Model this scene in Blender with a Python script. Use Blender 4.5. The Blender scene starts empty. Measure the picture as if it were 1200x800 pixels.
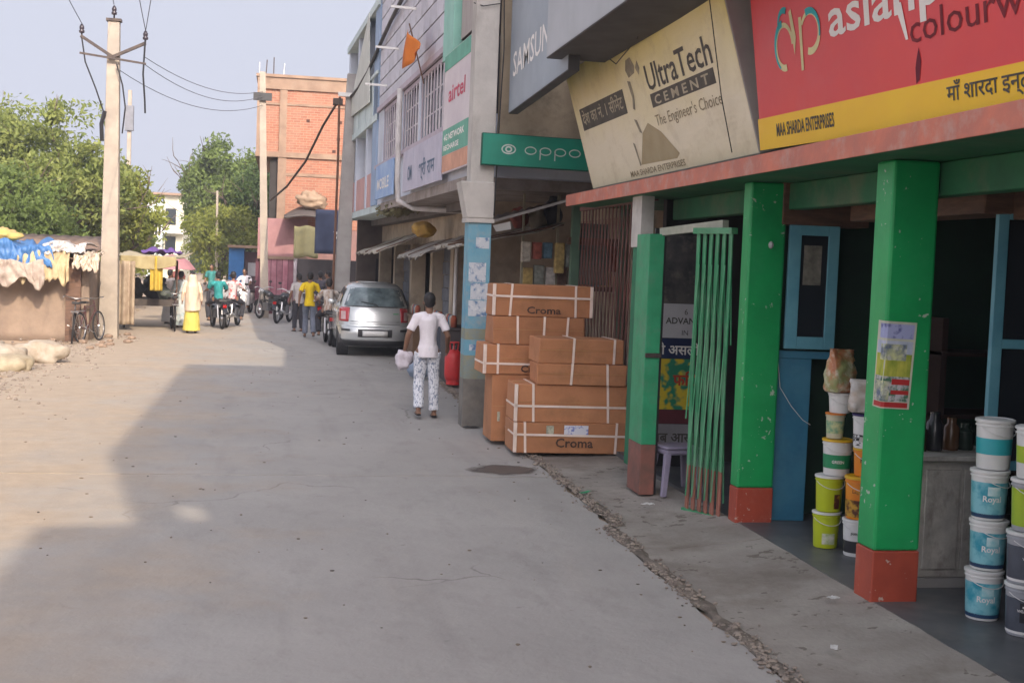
import bpy, bmesh, math, random
import numpy as np
from mathutils import Vector, Matrix, noise
R = math.radians
random.seed(7)
rng = np.random.default_rng(7)
S = bpy.context.scene
C = S.collection

# ---------------------------------------------------------------- camera
cd = bpy.data.cameras.new('camera'); cam = bpy.data.objects.new('camera', cd); C.objects.link(cam)
cd.sensor_width = 36; cd.lens = 45; cd.clip_end = 2000; cd.clip_start = 0.05
f_px = 1500.0
dv = Vector((-270/f_px, 101/f_px, 1)).normalized()          # street direction in camera axes (right, up, forward)
roll = 0.038
uv_ = Vector((roll, 1, -(dv.x*roll+dv.y)/dv.z)).normalized()
xv = uv_.cross(dv)
if xv.x < 0: xv = -xv
m3 = Matrix(((xv.x, xv.y, -xv.z), (dv.x, dv.y, -dv.z), (uv_.x, uv_.y, -uv_.z)))
cam.matrix_world = Matrix.Translation((0, 0, 2.1)) @ m3.to_4x4()
S.camera = cam

# ---------------------------------------------------------------- light
to_sun = Vector((0.30, -1.60, 1.0)).normalized()
elev = math.asin(to_sun.z)
W = bpy.data.worlds.new('World'); S.world = W; W.use_nodes = True
wn = W.node_tree
for n in list(wn.nodes): wn.nodes.remove(n)
sky = wn.nodes.new('ShaderNodeTexSky'); sky.sky_type = 'NISHITA'; sky.sun_disc = False
sky.sun_elevation = elev; sky.sun_rotation = math.atan2(to_sun.x, to_sun.y)
sky.air_density = 1.3; sky.dust_density = 9.0; sky.ozone_density = 2.2; sky.altitude = 100
bg = wn.nodes.new('ShaderNodeBackground'); bg.inputs[1].default_value = 0.15
wo = wn.nodes.new('ShaderNodeOutputWorld')
hz = wn.nodes.new('ShaderNodeHueSaturation'); hz.inputs['Saturation'].default_value = .38; wn.links.new(sky.outputs[0], hz.inputs['Color'])
tn = wn.nodes.new('ShaderNodeMix'); tn.data_type = 'RGBA'; tn.blend_type = 'MULTIPLY'; tn.inputs['Factor'].default_value = 1; tn.inputs['B'].default_value = (.785, .76, .82, 1)   # pale lavender morning haze
wn.links.new(hz.outputs[0], tn.inputs['A'])
hv = wn.nodes.new('ShaderNodeMix'); hv.data_type = 'RGBA'; hv.blend_type = 'LIGHTEN'; hv.inputs['Factor'].default_value = 1; hv.inputs['B'].default_value = (2.02, 2.12, 2.52, 1)   # even veil of haze over the whole sky
wn.links.new(tn.outputs['Result'], hv.inputs['A']); wn.links.new(hv.outputs['Result'], bg.inputs[0]); wn.links.new(bg.outputs[0], wo.inputs[0])
sl = bpy.data.lights.new('sun', 'SUN'); sl.energy = 2.0; sl.angle = R(0.4); sl.color = (1, .84, .65)
sun = bpy.data.objects.new('sun', sl); C.objects.link(sun)
sun.rotation_euler = to_sun.to_track_quat('Z', 'Y').to_euler()
S.view_settings.view_transform = 'Standard'; S.view_settings.look = 'None'
S.view_settings.exposure = 1.18; S.view_settings.gamma = 1
S.render.engine = 'CYCLES'
S.cycles.max_bounces = 8; S.cycles.transparent_max_bounces = 8

# ---------------------------------------------------------------- materials
MATS = {}
def mat(name, c1, c2=None, scale=3.0, rough=.8, bump=.0, bscale=None, stretch=(1, 1, 1), metal=0.0, spot=None, spot_amt=.5, spot_scale=1.2, rnd=0.0, spec=None, detail=6, contrast=(.35, .65), coat=0.0, translucent=0.0, world=False, streak=0.0, chip=None):
    if name in MATS: return MATS[name]
    m = bpy.data.materials.new(name); m.use_nodes = True; MATS[name] = m
    nt = m.node_tree; b = nt.nodes['Principled BSDF']; L = nt.links.new
    b.inputs['Roughness'].default_value = rough; b.inputs['Metallic'].default_value = metal
    if spec is not None: b.inputs['Specular IOR Level'].default_value = spec
    if coat: b.inputs['Coat Weight'].default_value = coat
    c1 = tuple(c1)+(1,); c2 = tuple(c2 or tuple(v*.72 for v in c1[:3]))+(1,)
    tc = nt.nodes.new('ShaderNodeTexCoord'); mp = nt.nodes.new('ShaderNodeMapping'); mp.inputs['Scale'].default_value = stretch
    if world:
        ge = nt.nodes.new('ShaderNodeNewGeometry'); L(ge.outputs['Position'], mp.inputs['Vector'])
    else: L(tc.outputs['Object'], mp.inputs['Vector'])
    no = nt.nodes.new('ShaderNodeTexNoise'); no.inputs['Scale'].default_value = scale; no.inputs['Detail'].default_value = detail; no.inputs['Roughness'].default_value = .62
    L(mp.outputs[0], no.inputs['Vector'])
    rp = nt.nodes.new('ShaderNodeValToRGB'); rp.color_ramp.elements[0].position = contrast[0]; rp.color_ramp.elements[1].position = contrast[1]
    rp.color_ramp.elements[0].color = c2; rp.color_ramp.elements[1].color = c1
    L(no.outputs['Fac'], rp.inputs['Fac']); col = rp.outputs['Color']
    if spot:
        n2 = nt.nodes.new('ShaderNodeTexNoise'); n2.inputs['Scale'].default_value = spot_scale; n2.inputs['Detail'].default_value = 8; n2.inputs['Roughness'].default_value = .7
        mp2 = nt.nodes.new('ShaderNodeMapping'); mp2.inputs['Location'].default_value = (7.3, 2.1, 4.4); L(mp.inputs['Vector'].links[0].from_socket, mp2.inputs['Vector'])
        if streak: mp2.inputs['Scale'].default_value = (1, 1, streak)
        L(mp2.outputs[0], n2.inputs['Vector'])
        r2 = nt.nodes.new('ShaderNodeValToRGB'); r2.color_ramp.elements[0].position = .5; r2.color_ramp.elements[1].position = .68
        r2.color_ramp.elements[0].color = (0, 0, 0, 1); r2.color_ramp.elements[1].color = (spot_amt,)*3+(1,)
        L(n2.outputs['Fac'], r2.inputs['Fac'])
        mx = nt.nodes.new('ShaderNodeMix'); mx.data_type = 'RGBA'; L(r2.outputs[0], mx.inputs['Factor']); L(col, mx.inputs['A']); mx.inputs['B'].default_value = tuple(spot)+(1,)
        col = mx.outputs['Result']
    if chip:
        cc, cs_, ct = chip; n4 = nt.nodes.new('ShaderNodeTexNoise'); n4.inputs['Scale'].default_value = cs_; n4.inputs['Detail'].default_value = 4; n4.inputs['Roughness'].default_value = .55; L(mp.outputs[0], n4.inputs['Vector'])
        n5 = nt.nodes.new('ShaderNodeTexNoise'); n5.inputs['Scale'].default_value = cs_*.16; n5.inputs['Detail'].default_value = 2; L(mp.outputs[0], n5.inputs['Vector'])
        a4 = nt.nodes.new('ShaderNodeMath'); a4.operation = 'MULTIPLY_ADD'; L(n5.outputs['Fac'], a4.inputs[0]); a4.inputs[1].default_value = .55; L(n4.outputs['Fac'], a4.inputs[2])
        r4 = nt.nodes.new('ShaderNodeValToRGB'); r4.color_ramp.elements[0].position = ct; r4.color_ramp.elements[0].color = (0, 0, 0, 1); r4.color_ramp.elements[1].position = ct+.015; r4.color_ramp.elements[1].color = (.85,)*3+(1,); L(a4.outputs[0], r4.inputs[0])
        m4 = nt.nodes.new('ShaderNodeMix'); m4.data_type = 'RGBA'; L(r4.outputs[0], m4.inputs['Factor']); L(col, m4.inputs['A']); m4.inputs['B'].default_value = tuple(cc)+(1,); col = m4.outputs['Result']
    if rnd:
        oi = nt.nodes.new('ShaderNodeObjectInfo'); hs = nt.nodes.new('ShaderNodeHueSaturation')
        mr = nt.nodes.new('ShaderNodeMapRange'); mr.inputs['To Min'].default_value = 1-rnd; mr.inputs['To Max'].default_value = 1+rnd
        L(oi.outputs['Random'], mr.inputs['Value']); L(mr.outputs[0], hs.inputs['Value']); L(col, hs.inputs['Color']); col = hs.outputs[0]
    L(col, b.inputs['Base Color'])
    if bump:
        nb = nt.nodes.new('ShaderNodeTexNoise'); nb.inputs['Scale'].default_value = bscale or scale*4; nb.inputs['Detail'].default_value = 8
        L(mp.outputs[0], nb.inputs['Vector']); bp = nt.nodes.new('ShaderNodeBump'); bp.inputs['Strength'].default_value = bump; bp.inputs['Distance'].default_value = .02
        L(nb.outputs['Fac'], bp.inputs['Height']); L(bp.outputs[0], b.inputs['Normal'])
    if translucent:
        tr = nt.nodes.new('ShaderNodeBsdfTranslucent'); L(col, tr.inputs['Color']); ms = nt.nodes.new('ShaderNodeMixShader'); ms.inputs[0].default_value = translucent
        L(b.outputs[0], ms.inputs[1]); L(tr.outputs[0], ms.inputs[2]); L(ms.outputs[0], nt.nodes['Material Output'].inputs['Surface'])
    return m

def glass_mat(name='dark_glass', col=(.02, .025, .03), rough=.08):
    m = mat(name, col, col, rough=rough, spec=.8); return m

# ---------------------------------------------------------------- mesh builder
ORG = {}
TMP = bpy.data.scenes.new('workbench')        # a scratch scene, so that evaluating one object does not re-evaluate all others
def tmp_eval(ob):
    TMP.collection.objects.link(ob)
    for md in ob.modifiers:
        if md.type == 'BOOLEAN': TMP.collection.objects.link(md.object)
    vl = TMP.view_layers[0]; vl.update(); me = bpy.data.meshes.new_from_object(ob.evaluated_get(vl.depsgraph))
    for q in list(TMP.collection.objects): TMP.collection.objects.unlink(q)
    return me
class MB:
    def __init__(s): s.v = []; s.f = []; s.m = []; s.ci = 0; s.ts = 9
    def add(s, vs, fs, mi=None):
        o = len(s.v); s.v += [tuple(p) for p in vs]
        for f in fs: s.f.append(tuple(i+o for i in f)); s.m.append(s.ci if mi is None else mi)
        return s
    def box(s, x0, x1, y0, y1, z0, z1, mi=None):
        return s.hexa([(x0, y0, z0), (x1, y0, z0), (x1, y1, z0), (x0, y1, z0), (x0, y0, z1), (x1, y0, z1), (x1, y1, z1), (x0, y1, z1)], mi)
    def hexa(s, p, mi=None):
        return s.add(p, [(0, 3, 2, 1), (4, 5, 6, 7), (0, 1, 5, 4), (1, 2, 6, 5), (2, 3, 7, 6), (3, 0, 4, 7)], mi)
    def cbox(s, c, d, M=None, mi=None):
        c = Vector(c); h = Vector(d)/2; P = []
        for z in (-1, 1):
            for x, y in ((-1, -1), (1, -1), (1, 1), (-1, 1)):
                q = Vector((x*h.x, y*h.y, z*h.z)); P.append(c+(M @ q if M else q))
        return s.hexa(P, mi)
    def bar(s, a, b, w, h=None, up=(0, 0, 1), mi=None):
        a = Vector(a); b = Vector(b); d = (b-a).normalized(); u = Vector(up)
        if abs(d.dot(u)) > .98: u = Vector((0, 1, 0)) if abs(d.y) < .9 else Vector((1, 0, 0))
        r = d.cross(u).normalized(); u = r.cross(d); h = h or w; P = []
        for q in (a, b):
            for i, j in ((-1, -1), (1, -1), (1, 1), (-1, 1)): P.append(q+r*i*w/2+u*j*h/2)
        return s.hexa(P, mi)
    def tube(s, path, rad, n=8, closed=False, mi=None, flat=None):
        path = [Vector(p) for p in path]; k = len(path)
        if not hasattr(rad, '__len__'): rad = [rad]*k
        prev = None; rings = []
        for i, p in enumerate(path):
            if closed: d = path[(i+1) % k]-path[i-1]
            else: d = path[min(i+1, k-1)]-path[max(i-1, 0)]
            d.normalize()
            if prev is None:
                u = Vector((0, 0, 1)) if abs(d.z) < .9 else Vector((1, 0, 0)); r = d.cross(u).normalized()
            else:
                r = prev-d*prev.dot(d); r = r.normalized() if r.length > 1e-6 else d.orthogonal().normalized()
            prev = r; u = d.cross(r)
            rr = rad[i]; rx, ry = rr if hasattr(rr, '__len__') else (rr, rr)
            rings.append([p+r*math.cos(2*math.pi*j/n)*rx+u*math.sin(2*math.pi*j/n)*ry for j in range(n)])
        vs = [q for rg in rings for q in rg]; fs = []
        for i in range(k if closed else k-1):
            a = i*n; b = ((i+1) % k)*n
            for j in range(n): fs.append((a+j, a+(j+1) % n, b+(j+1) % n, b+j))
        if not closed: fs += [tuple(range(n))[::-1], tuple((k-1)*n+j for j in range(n))]
        return s.add(vs, fs, mi)
    def lathe(s, prof, c=(0, 0, 0), n=20, cap=True, mi=None, axis='z'):
        c = Vector(c); vs = []; fs = []
        for r, z in prof:
            for j in range(n):
                a = 2*math.pi*j/n; x, y = r*math.cos(a), r*math.sin(a)
                q = (x, y, z) if axis == 'z' else ((z, x, y) if axis == 'x' else (x, z, y))
                vs.append(c+Vector(q))
        for i in range(len(prof)-1):
            for j in range(n): fs.append((i*n+j, i*n+(j+1) % n, (i+1)*n+(j+1) % n, (i+1)*n+j))
        if cap: fs += [tuple(range(n))[::-1], tuple((len(prof)-1)*n+j for j in range(n))]
        return s.add(vs, fs, mi)
    def ell(s, c, r, n=12, k=8, M=None, mi=None):
        c = Vector(c); vs = []; fs = []
        for i in range(1, k):
            t = math.pi*i/k
            for j in range(n):
                a = 2*math.pi*j/n; q = Vector((r[0]*math.sin(t)*math.cos(a), r[1]*math.sin(t)*math.sin(a), r[2]*math.cos(t)))
                vs.append(c+(M @ q if M else q))
        t0 = len(vs); q = Vector((0, 0, r[2])); vs += [c+(M @ q if M else q), c-(M @ q if M else q)]
        for i in range(k-2):
            for j in range(n): fs.append((i*n+j, (i+1)*n+j, (i+1)*n+(j+1) % n, i*n+(j+1) % n))
        for j in range(n): fs.append((t0, j, (j+1) % n)); fs.append((t0+1, (k-2)*n+(j+1) % n, (k-2)*n+j))
        return s.add(vs, fs, mi)
    def torus(s, c, R_, r, n=24, k=8, axis='x', mi=None):
        c = Vector(c); path = []
        for i in range(n):
            a = 2*math.pi*i/n; x, y = R_*math.cos(a), R_*math.sin(a)
            path.append(c+Vector((0, x, y) if axis == 'x' else ((x, y, 0) if axis == 'z' else (x, 0, y))))
        return s.tube(path, r, k, closed=True, mi=mi)
    def poly(s, pts, th, n, mi=None):
        n = Vector(n).normalized()*th; k = len(pts); a = [Vector(p) for p in pts]; b = [p-n for p in a]
        fs = [tuple(range(k)), tuple(range(k, 2*k))[::-1]]+[(i, i+k, (i+1) % k+k, (i+1) % k) for i in range(k)]
        return s.add(a+b, fs, mi)
    def grid(s, fn, nu, nv, mi=None, th=0):
        vs = [Vector(fn(i/nu, j/nv)) for j in range(nv+1) for i in range(nu+1)]; w = nu+1
        fs = [(j*w+i, j*w+i+1, (j+1)*w+i+1, (j+1)*w+i) for j in range(nv) for i in range(nu)]
        return s.add(vs, fs, mi)
    def text(s, body, F, x, y, size, depth=.004, bold=0.0, width=None, align='LEFT', shear=0, mi=None, wx=1.0, res=2):
        cu = bpy.data.curves.new('t', 'FONT'); cu.body = body; cu.size = size; cu.align_x = align; cu.offset = bold*size; cu.shear = shear; cu.resolution_u = res
        ob = bpy.data.objects.new('t', cu)
        me = tmp_eval(ob)
        P = [v.co.copy() for v in me.vertices]; fs = [tuple(p.vertices) for p in me.polygons]
        bpy.data.objects.remove(ob); bpy.data.curves.remove(cu); bpy.data.meshes.remove(me)
        if not P: return s
        if width:
            x0 = min(p.x for p in P); x1 = max(p.x for p in P); k = width/(x1-x0)
            for p in P: p.x = (p.x-x0)*k
        s.ts = min(s.ts, size)
        O, u, v, n = F
        return s.add([O+u*(x+p.x*wx)+v*(y+p.y)+n*depth for p in P], fs, mi)
    def islands(s):
        up = list(range(len(s.v)))
        def fd(a):
            while up[a] != a: up[a] = up[up[a]]; a = up[a]
            return a
        for f in s.f:
            for q in f[1:]: up[fd(q)] = fd(f[0])
        g = {}
        for f in s.f: g.setdefault(fd(f[0]), []).append(f)
        out = []
        for fs in g.values():
            ids = sorted({i for f in fs for i in f}); mp = {i: k for k, i in enumerate(ids)}; b = MB(); b.add([s.v[i] for i in ids], [tuple(mp[i] for i in f) for f in fs]); out.append(b)
        return out
    def build(s, name, m, parent=None, smooth=False, bevel=0, base=None, solid=0, mods=None, auto=None):
        if name in ('lettering', 'logo', 'torn', 'printed_figure') and (name != 'lettering' or s.ts >= .2):
            for b in s.islands(): o = b.build({'lettering': 'letter', 'logo': 'logo_stroke', 'printed_figure': 'printed_outline'}[name], m, parent)
            return o
        me = bpy.data.meshes.new(name)
        org = Vector(ORG.get(parent.name, (0, 0, 0))) if parent else Vector(base or (0, 0, 0))
        me.from_pydata([tuple(Vector(p)-org) for p in s.v], [], s.f); me.validate(verbose=False)
        ms = m if isinstance(m, (list, tuple)) else [m]
        for q in ms: me.materials.append(q)
        if len(ms) > 1 and len(me.polygons) == len(s.m): me.polygons.foreach_set('material_index', s.m)
        o = bpy.data.objects.new(name, me); C.objects.link(o)
        if name == 'lettering': o['kind'] = 'stuff'
        bm = bmesh.new(); bm.from_mesh(me); bmesh.ops.recalc_face_normals(bm, faces=bm.faces); bm.to_mesh(me); bm.free()
        if smooth:
            me.polygons.foreach_set('use_smooth', [True]*len(me.polygons))
            if auto: me.set_sharp_from_angle(angle=R(auto))
        if parent: o.parent = parent; ORG[o.name] = tuple(org)
        else: o.location = org
        if bevel:
            b = o.modifiers.new('b', 'BEVEL'); b.width = bevel; b.segments = 2; b.limit_method = 'ANGLE'; b.angle_limit = R(40)
        if solid:
            b = o.modifiers.new('s', 'SOLIDIFY'); b.thickness = solid
        return o
def bake(o):
    me = tmp_eval(o)
    old = o.data; o.modifiers.clear(); o.data = me; me.name = old.name
    if old.users == 0: bpy.data.meshes.remove(old)
    return o
def tag(o, label=None, cat=None, group=None, kind=None):
    if label: o['label'] = label
    if cat: o['category'] = cat
    if group: o['group'] = group
    if kind: o['kind'] = kind
    return o
def thing(name, loc, label, cat, group=None, rz=0):
    o = bpy.data.objects.new(name, None); C.objects.link(o); o.empty_display_size = .2
    o.location = loc; o.rotation_euler = (0, 0, rz); ORG[o.name] = tuple(loc); return tag(o, label, cat, group)
def local(name, label, cat, group=None):          # built round its own origin, moved afterwards with put()
    o = thing(name, (0, 0, 0), label, cat, group); return o
def put(o, loc, rz=0, s=1.0):
    o.location = loc; o.rotation_euler = (0, 0, rz)
    if s != 1: o.scale = (s, s, s)
    return o
def copy_tree(o, parent=None):
    c = o.copy(); C.objects.link(c)
    if parent: c.parent = parent
    for ch in list(o.children): copy_tree(ch, c)
    return c
def frame(O, u, up):
    O = Vector(O); u = Vector(u).normalized(); v = Vector(up); v = (v-u*v.dot(u)).normalized(); return (O, u, v, u.cross(v))
def at(F, x, y, d=0): return F[0]+F[1]*x+F[2]*y+F[3]*d
def rect(mb, F, x0, x1, y0, y1, d0, d1, mi=None):
    return mb.hexa([at(F, x0, y0, d0), at(F, x1, y0, d0), at(F, x1, y0, d1), at(F, x0, y0, d1), at(F, x0, y1, d0), at(F, x1, y1, d0), at(F, x1, y1, d1), at(F, x0, y1, d1)], mi)

# shared materials
black = mat('black_paint', (.02, .02, .022), rough=.5)
rubber = mat('black_rubber', (.022, .022, .024), rough=.9)
chrome = mat('dull_chrome', (.55, .55, .56), rough=.3, metal=.9)
steel_dark = mat('rusty_dark_steel', (.10, .075, .06), (.05, .04, .04), scale=9, rough=.7, metal=.3)
white_p = mat('off_white_plastic', (.75, .75, .73), (.66, .66, .64), scale=4, rough=.45)
green_p = mat('weathered_green_wall_paint', (.010, .36, .10), (.007, .29, .08), scale=2.5, rough=.42, bump=.12, bscale=14, spot=(.05, .38, .15), spot_amt=.35, spot_scale=2.2, spec=.5, chip=((.50, .52, .46), 22, .985))
red_p = mat('red_oxide_wall_paint', (.42, .075, .04), (.33, .055, .03), scale=4, rough=.5, bump=.12, bscale=20, spot=(.45, .22, .16), spot_amt=.45, spot_scale=3, chip=((.5, .42, .36), 24, .96))
salmon = mat('faded_salmon_edge_paint', (.62, .20, .13), (.45, .17, .13), scale=3, rough=.7, bump=.2, bscale=16, spot=(.5, .42, .36), spot_amt=.5, spot_scale=5)
concrete = mat('grey_concrete', (.36, .35, .33), (.27, .26, .25), scale=1.6, rough=.9, bump=.25, bscale=25, spot=(.19, .185, .18), spot_amt=.5, spot_scale=2)
brown_wood = mat('old_brown_wood', (.16, .085, .05), (.08, .045, .03), scale=4, stretch=(1, 1, 6), rough=.7, bump=.2)
dark_int = mat('shade_dark_interior_plaster', (.045, .04, .038), (.025, .022, .02), scale=2, rough=.9)  # interior shade put into the colour as near-black plaster

# ---------------------------------------------------------------- ground, road, apron
def road_mat(name, dirt=True):
    m = bpy.data.materials.new(name); m.use_nodes = True; nt = m.node_tree; b = nt.nodes['Principled BSDF']; L = nt.links.new
    ge = nt.nodes.new('ShaderNodeNewGeometry'); pos = ge.outputs['Position']
    def noi(s, d=8, r=.65, st=(1, 1, 1)):
        mp = nt.nodes.new('ShaderNodeMapping'); mp.inputs['Scale'].default_value = st; L(pos, mp.inputs['Vector'])
        n = nt.nodes.new('ShaderNodeTexNoise'); n.inputs['Scale'].default_value = s; n.inputs['Detail'].default_value = d; n.inputs['Roughness'].default_value = r; L(mp.outputs[0], n.inputs['Vector']); return n.outputs['Fac']
    def ramp(f, p0, p1, c0, c1):
        r = nt.nodes.new('ShaderNodeValToRGB'); e = r.color_ramp.elements; e[0].position = p0; e[1].position = p1; e[0].color = c0+(1,); e[1].color = c1+(1,); L(f, r.inputs['Fac']); return r.outputs['Color']
    def mix(f, a, c, mode='MIX'):
        x = nt.nodes.new('ShaderNodeMix'); x.data_type = 'RGBA'; x.blend_type = mode
        if isinstance(f, float): x.inputs['Factor'].default_value = f
        else: L(f, x.inputs['Factor'])
        for k, q in (('A', a), ('B', c)):
            if isinstance(q, tuple): x.inputs[k].default_value = q+(1,)
            else: L(q, x.inputs[k])
        return x.outputs['Result']
    base = ramp(noi(.55), .3, .7, (.30, .287, .268), (.375, .358, .335))
    base = mix(ramp(noi(3.2, st=(1, .5, 1)), .52, .72, (0, 0, 0), (.55, .55, .55)), base, (.235, .222, .205))
    base = mix(ramp(noi(1.1, st=(1.6, .35, 1)), .55, .75, (0, 0, 0), (.5, .5, .5)), base, (.40, .365, .325))
    base = mix(ramp(noi(60, 3), .62, .75, (0, 0, 0), (.5, .5, .5)), base, (.20, .18, .17))
    base = mix(ramp(noi(38, 3), .66, .74, (0, 0, 0), (.4, .4, .4)), base, (.50, .47, .43))
    vo = nt.nodes.new('ShaderNodeTexVoronoi'); vo.feature = 'DISTANCE_TO_EDGE'; vo.inputs['Scale'].default_value = .42
    wp = nt.nodes.new('ShaderNodeTexNoise'); wp.inputs['Scale'].default_value = 1.3; wp.inputs['Detail'].default_value = 9; L(pos, wp.inputs['Vector'])
    va = nt.nodes.new('ShaderNodeVectorMath'); va.operation = 'MULTIPLY_ADD'; L(wp.outputs['Color'], va.inputs[0]); va.inputs[1].default_value = (1.1, 1.1, 0); L(pos, va.inputs[2]); L(va.outputs[0], vo.inputs['Vector'])
    ck = ramp(vo.outputs['Distance'], .0, .006, (1, 1, 1), (0, 0, 0)); km = ramp(noi(.33, 3), .53, .60, (0, 0, 0), (.75, .75, .75))
    base = mix(mix(1.0, ck, km, 'MULTIPLY'), base, (.11, .10, .09))
    base = mix(ramp(noi(.9, 4, .5, (2.6, .22, 1)), .56, .78, (0, 0, 0), (.45, .45, .45)), base, (.215, .20, .187))
    base = mix(ramp(noi(7, 2), .70, .76, (0, 0, 0), (.55, .55, .55)), base, (.20, .19, .175))
    if dirt:
        sx = nt.nodes.new('ShaderNodeSeparateXYZ'); L(pos, sx.inputs[0])
        a = nt.nodes.new('ShaderNodeMath'); a.operation = 'MULTIPLY_ADD'; L(sx.outputs['X'], a.inputs[0]); a.inputs[1].default_value = -.22; a.inputs[2].default_value = -.42
        s2 = nt.nodes.new('ShaderNodeMath'); s2.operation = 'MULTIPLY_ADD'; L(noi(.8), s2.inputs[0]); s2.inputs[1].default_value = 1.5; L(a.outputs[0], s2.inputs[2])
        dc = ramp(noi(4), .3, .7, (.33, .265, .195), (.42, .335, .25))
        base = mix(ramp(s2.outputs[0], .35, .95, (0, 0, 0), (.92, .92, .92)), base, dc)
    L(base, b.inputs['Base Color']); b.inputs['Roughness'].default_value = .86
    bp = nt.nodes.new('ShaderNodeBump'); bp.inputs['Strength'].default_value = .35; bp.inputs['Distance'].default_value = .012; L(noi(30, 10, .75), bp.inputs['Height'])
    bp2 = nt.nodes.new('ShaderNodeBump'); bp2.inputs['Strength'].default_value = .3; bp2.inputs['Distance'].default_value = .06; L(noi(2.2, 5), bp2.inputs['Height']); L(bp.outputs[0], bp2.inputs['Normal'])
    L(bp2.outputs[0], b.inputs['Normal']); return m
m_road = road_mat('worn_cement_road')
m_apron = mat('grimy_footpath_cement', (.33, .305, .27), (.23, .205, .18), scale=1.4, rough=.88, bump=.4, bscale=28, spot=(.15, .125, .10), spot_amt=.65, spot_scale=1.3, world=True, chip=((.13, .11, .09), 9, .93))
m_dirt = mat('dusty_brown_earth', (.46, .35, .25), (.33, .25, .18), scale=.8, rough=.95, bump=.5, bscale=12, spot=(.17, .14, .11), spot_amt=.5, spot_scale=1.5, world=True)
tag(MB().box(-700, 700, -60, 1500, -.6, -.03).build('ground', m_dirt), kind='structure')
road = tag(thing('road', (0, 0, 0), None, None), kind='structure')
ys = [-30, -12, .4, 12.35, 24.0, 35.5, 47.5, 60, 80, 110]
def edge(y, seed, amp=.03): return amp*(noise.noise(Vector((y*1.7, seed, 0)))+.5*noise.noise(Vector((y*6, seed, 3))))
for i in range(len(ys)-1):
    y0, y1 = ys[i]+.02, ys[i+1]-.02; mb = MB(); n = max(8, int((y1-y0)*4)); top = []; 
    def xr(y): return (2.62 if y < 10 else 2.72) + edge(y, 5, .07)
    for k in range(n+1):
        y = y0+(y1-y0)*k/n; e0 = edge(0, i, .01)
        top.append((-4.3+edge(y, 2, .5)-.02*max(0, y-20), y+(.012*noise.noise(Vector((k, i, 0))) if k in (0, n) else 0), 0)); top.append((xr(y) if y < 60 else 5, y, 0))
    fs = [(2*k, 2*k+1, 2*k+3, 2*k+2) for k in range(n)]
    vs = top+[(p[0], p[1], -.12) for p in top]; N = len(top)
    for k in range(n): fs += [(2*k+N, 2*k+2+N, 2*k+3+N, 2*k+1+N), (2*k, 2*k+2, 2*k+2+N, 2*k+N), (2*k+1, 2*k+1+N, 2*k+3+N, 2*k+3)]
    fs += [(0, N, N+1, 1), (N-2, N-1, 2*N-1, 2*N-2)]
    mb.add(vs, fs).build('slab', m_road, road)
# cement apron rising to the shop floors, in cast bays
apron = tag(thing('footpath', (0, 0, 0), None, None), kind='structure')
ya = [-3, 1.1, 5.6, 9.2, 12.9, 16.6, 20.4, 24.5, 29, 34]
for i in range(len(ya)-1):
    y0, y1 = ya[i]+.008, ya[i+1]-.008; n = int((y1-y0)*6); nu = 10; mb = MB()
    def ap(u, v, y0=y0, y1=y1):
        y = y0+(y1-y0)*v; x0 = (2.66 if y < 10 else 2.77) + edge(y, 9, .06); x1 = 3.70 if y < 16.7 else 4.2
        x = x0+(x1-x0)*u; k = 1-.65*min(1, max(0, (y-10.2)/2.4)); hgt = .002+.076*k*max(0, (u-.3)/.7)**1.2+min(1, u*3)*.006*noise.noise(Vector((x*2.2, y*1.4, 1)))+.006*noise.noise(Vector((x*9, y*7, 1)))
        return (x, y, hgt)
    mb.grid(ap, nu, n)
    o = mb.build('slab', m_apron, apron, smooth=True, solid=.1); o.modifiers['s'].offset = -1 if o.data.polygons[0].normal.z > 0 else 1; bake(o); o.data.set_sharp_from_angle(angle=R(32))
m_floor = mat('dark_oxide_floor', (.12, .125, .13), (.075, .078, .085), scale=2, rough=.45, spot=(.2, .19, .17), spot_amt=.5, spot_scale=3)
tag(MB().box(3.702, 8.6, -12, 16.4, -.1, .079).build('shop_floor', m_floor), kind='structure')
tag(MB().box(4.202, 9, 16.42, 34, -.1, .09).build('arcade_floor', m_floor), kind='structure')
# loose grit and soil along the broken joint between road and apron
mb = MB()
for k in range(2600):
    y = random.uniform(4.6, 22); x = 2.66+(.1 if y > 10 else 0)+random.gauss(0, .045)+.05*noise.noise(Vector((y*2, 0, 5))); r = random.uniform(.004, .014)*(1.5 if random.random() < .06 else 1)
    if noise.noise(Vector((y*1.3, 1, 1))) < -.25: continue
    mb.ell((x, y, .004+r*.4+(.01 if x > 2.7 else 0)), (r*random.uniform(.8, 1.6), r*random.uniform(.8, 1.5), r*.7), 5, 4)
for k in range(900):
    y = random.uniform(14, 32); x = -4.3+random.gauss(0, .5)-.02*max(0, y-20); r = random.uniform(.01, .035)
    mb.ell((x, y, r*.3), (r*random.uniform(.8, 1.6), r, r*.7), 5, 4)
tag(mb.build('grit', mat('pale_grit', (.33, .28, .23), (.17, .14, .12), scale=6, rough=.95)), kind='stuff')
mb = MB()
def soil(u, v):
    y = 4+18*v; w = .035+.10*max(0, .35+noise.noise(Vector((y*.9, 3, 0)))+.6*noise.noise(Vector((y*4, 3, 7))))
    return (2.665+.10*(0 if y < 10 else 1)-w*.6+w*1.5*u+.03*noise.noise(Vector((y*3, 1, 2))), y, .002+.010*math.sin(math.pi*u)*(1+noise.noise(Vector((y*5, u*3, 8)))))
mb.grid(soil, 6, 420)
tag(mb.build('gutter_soil', mat('dusty_gutter_soil', (.22, .185, .15), (.09, .075, .06), scale=5, rough=.95, bump=.7, bscale=50), smooth=True), kind='structure')
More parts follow.
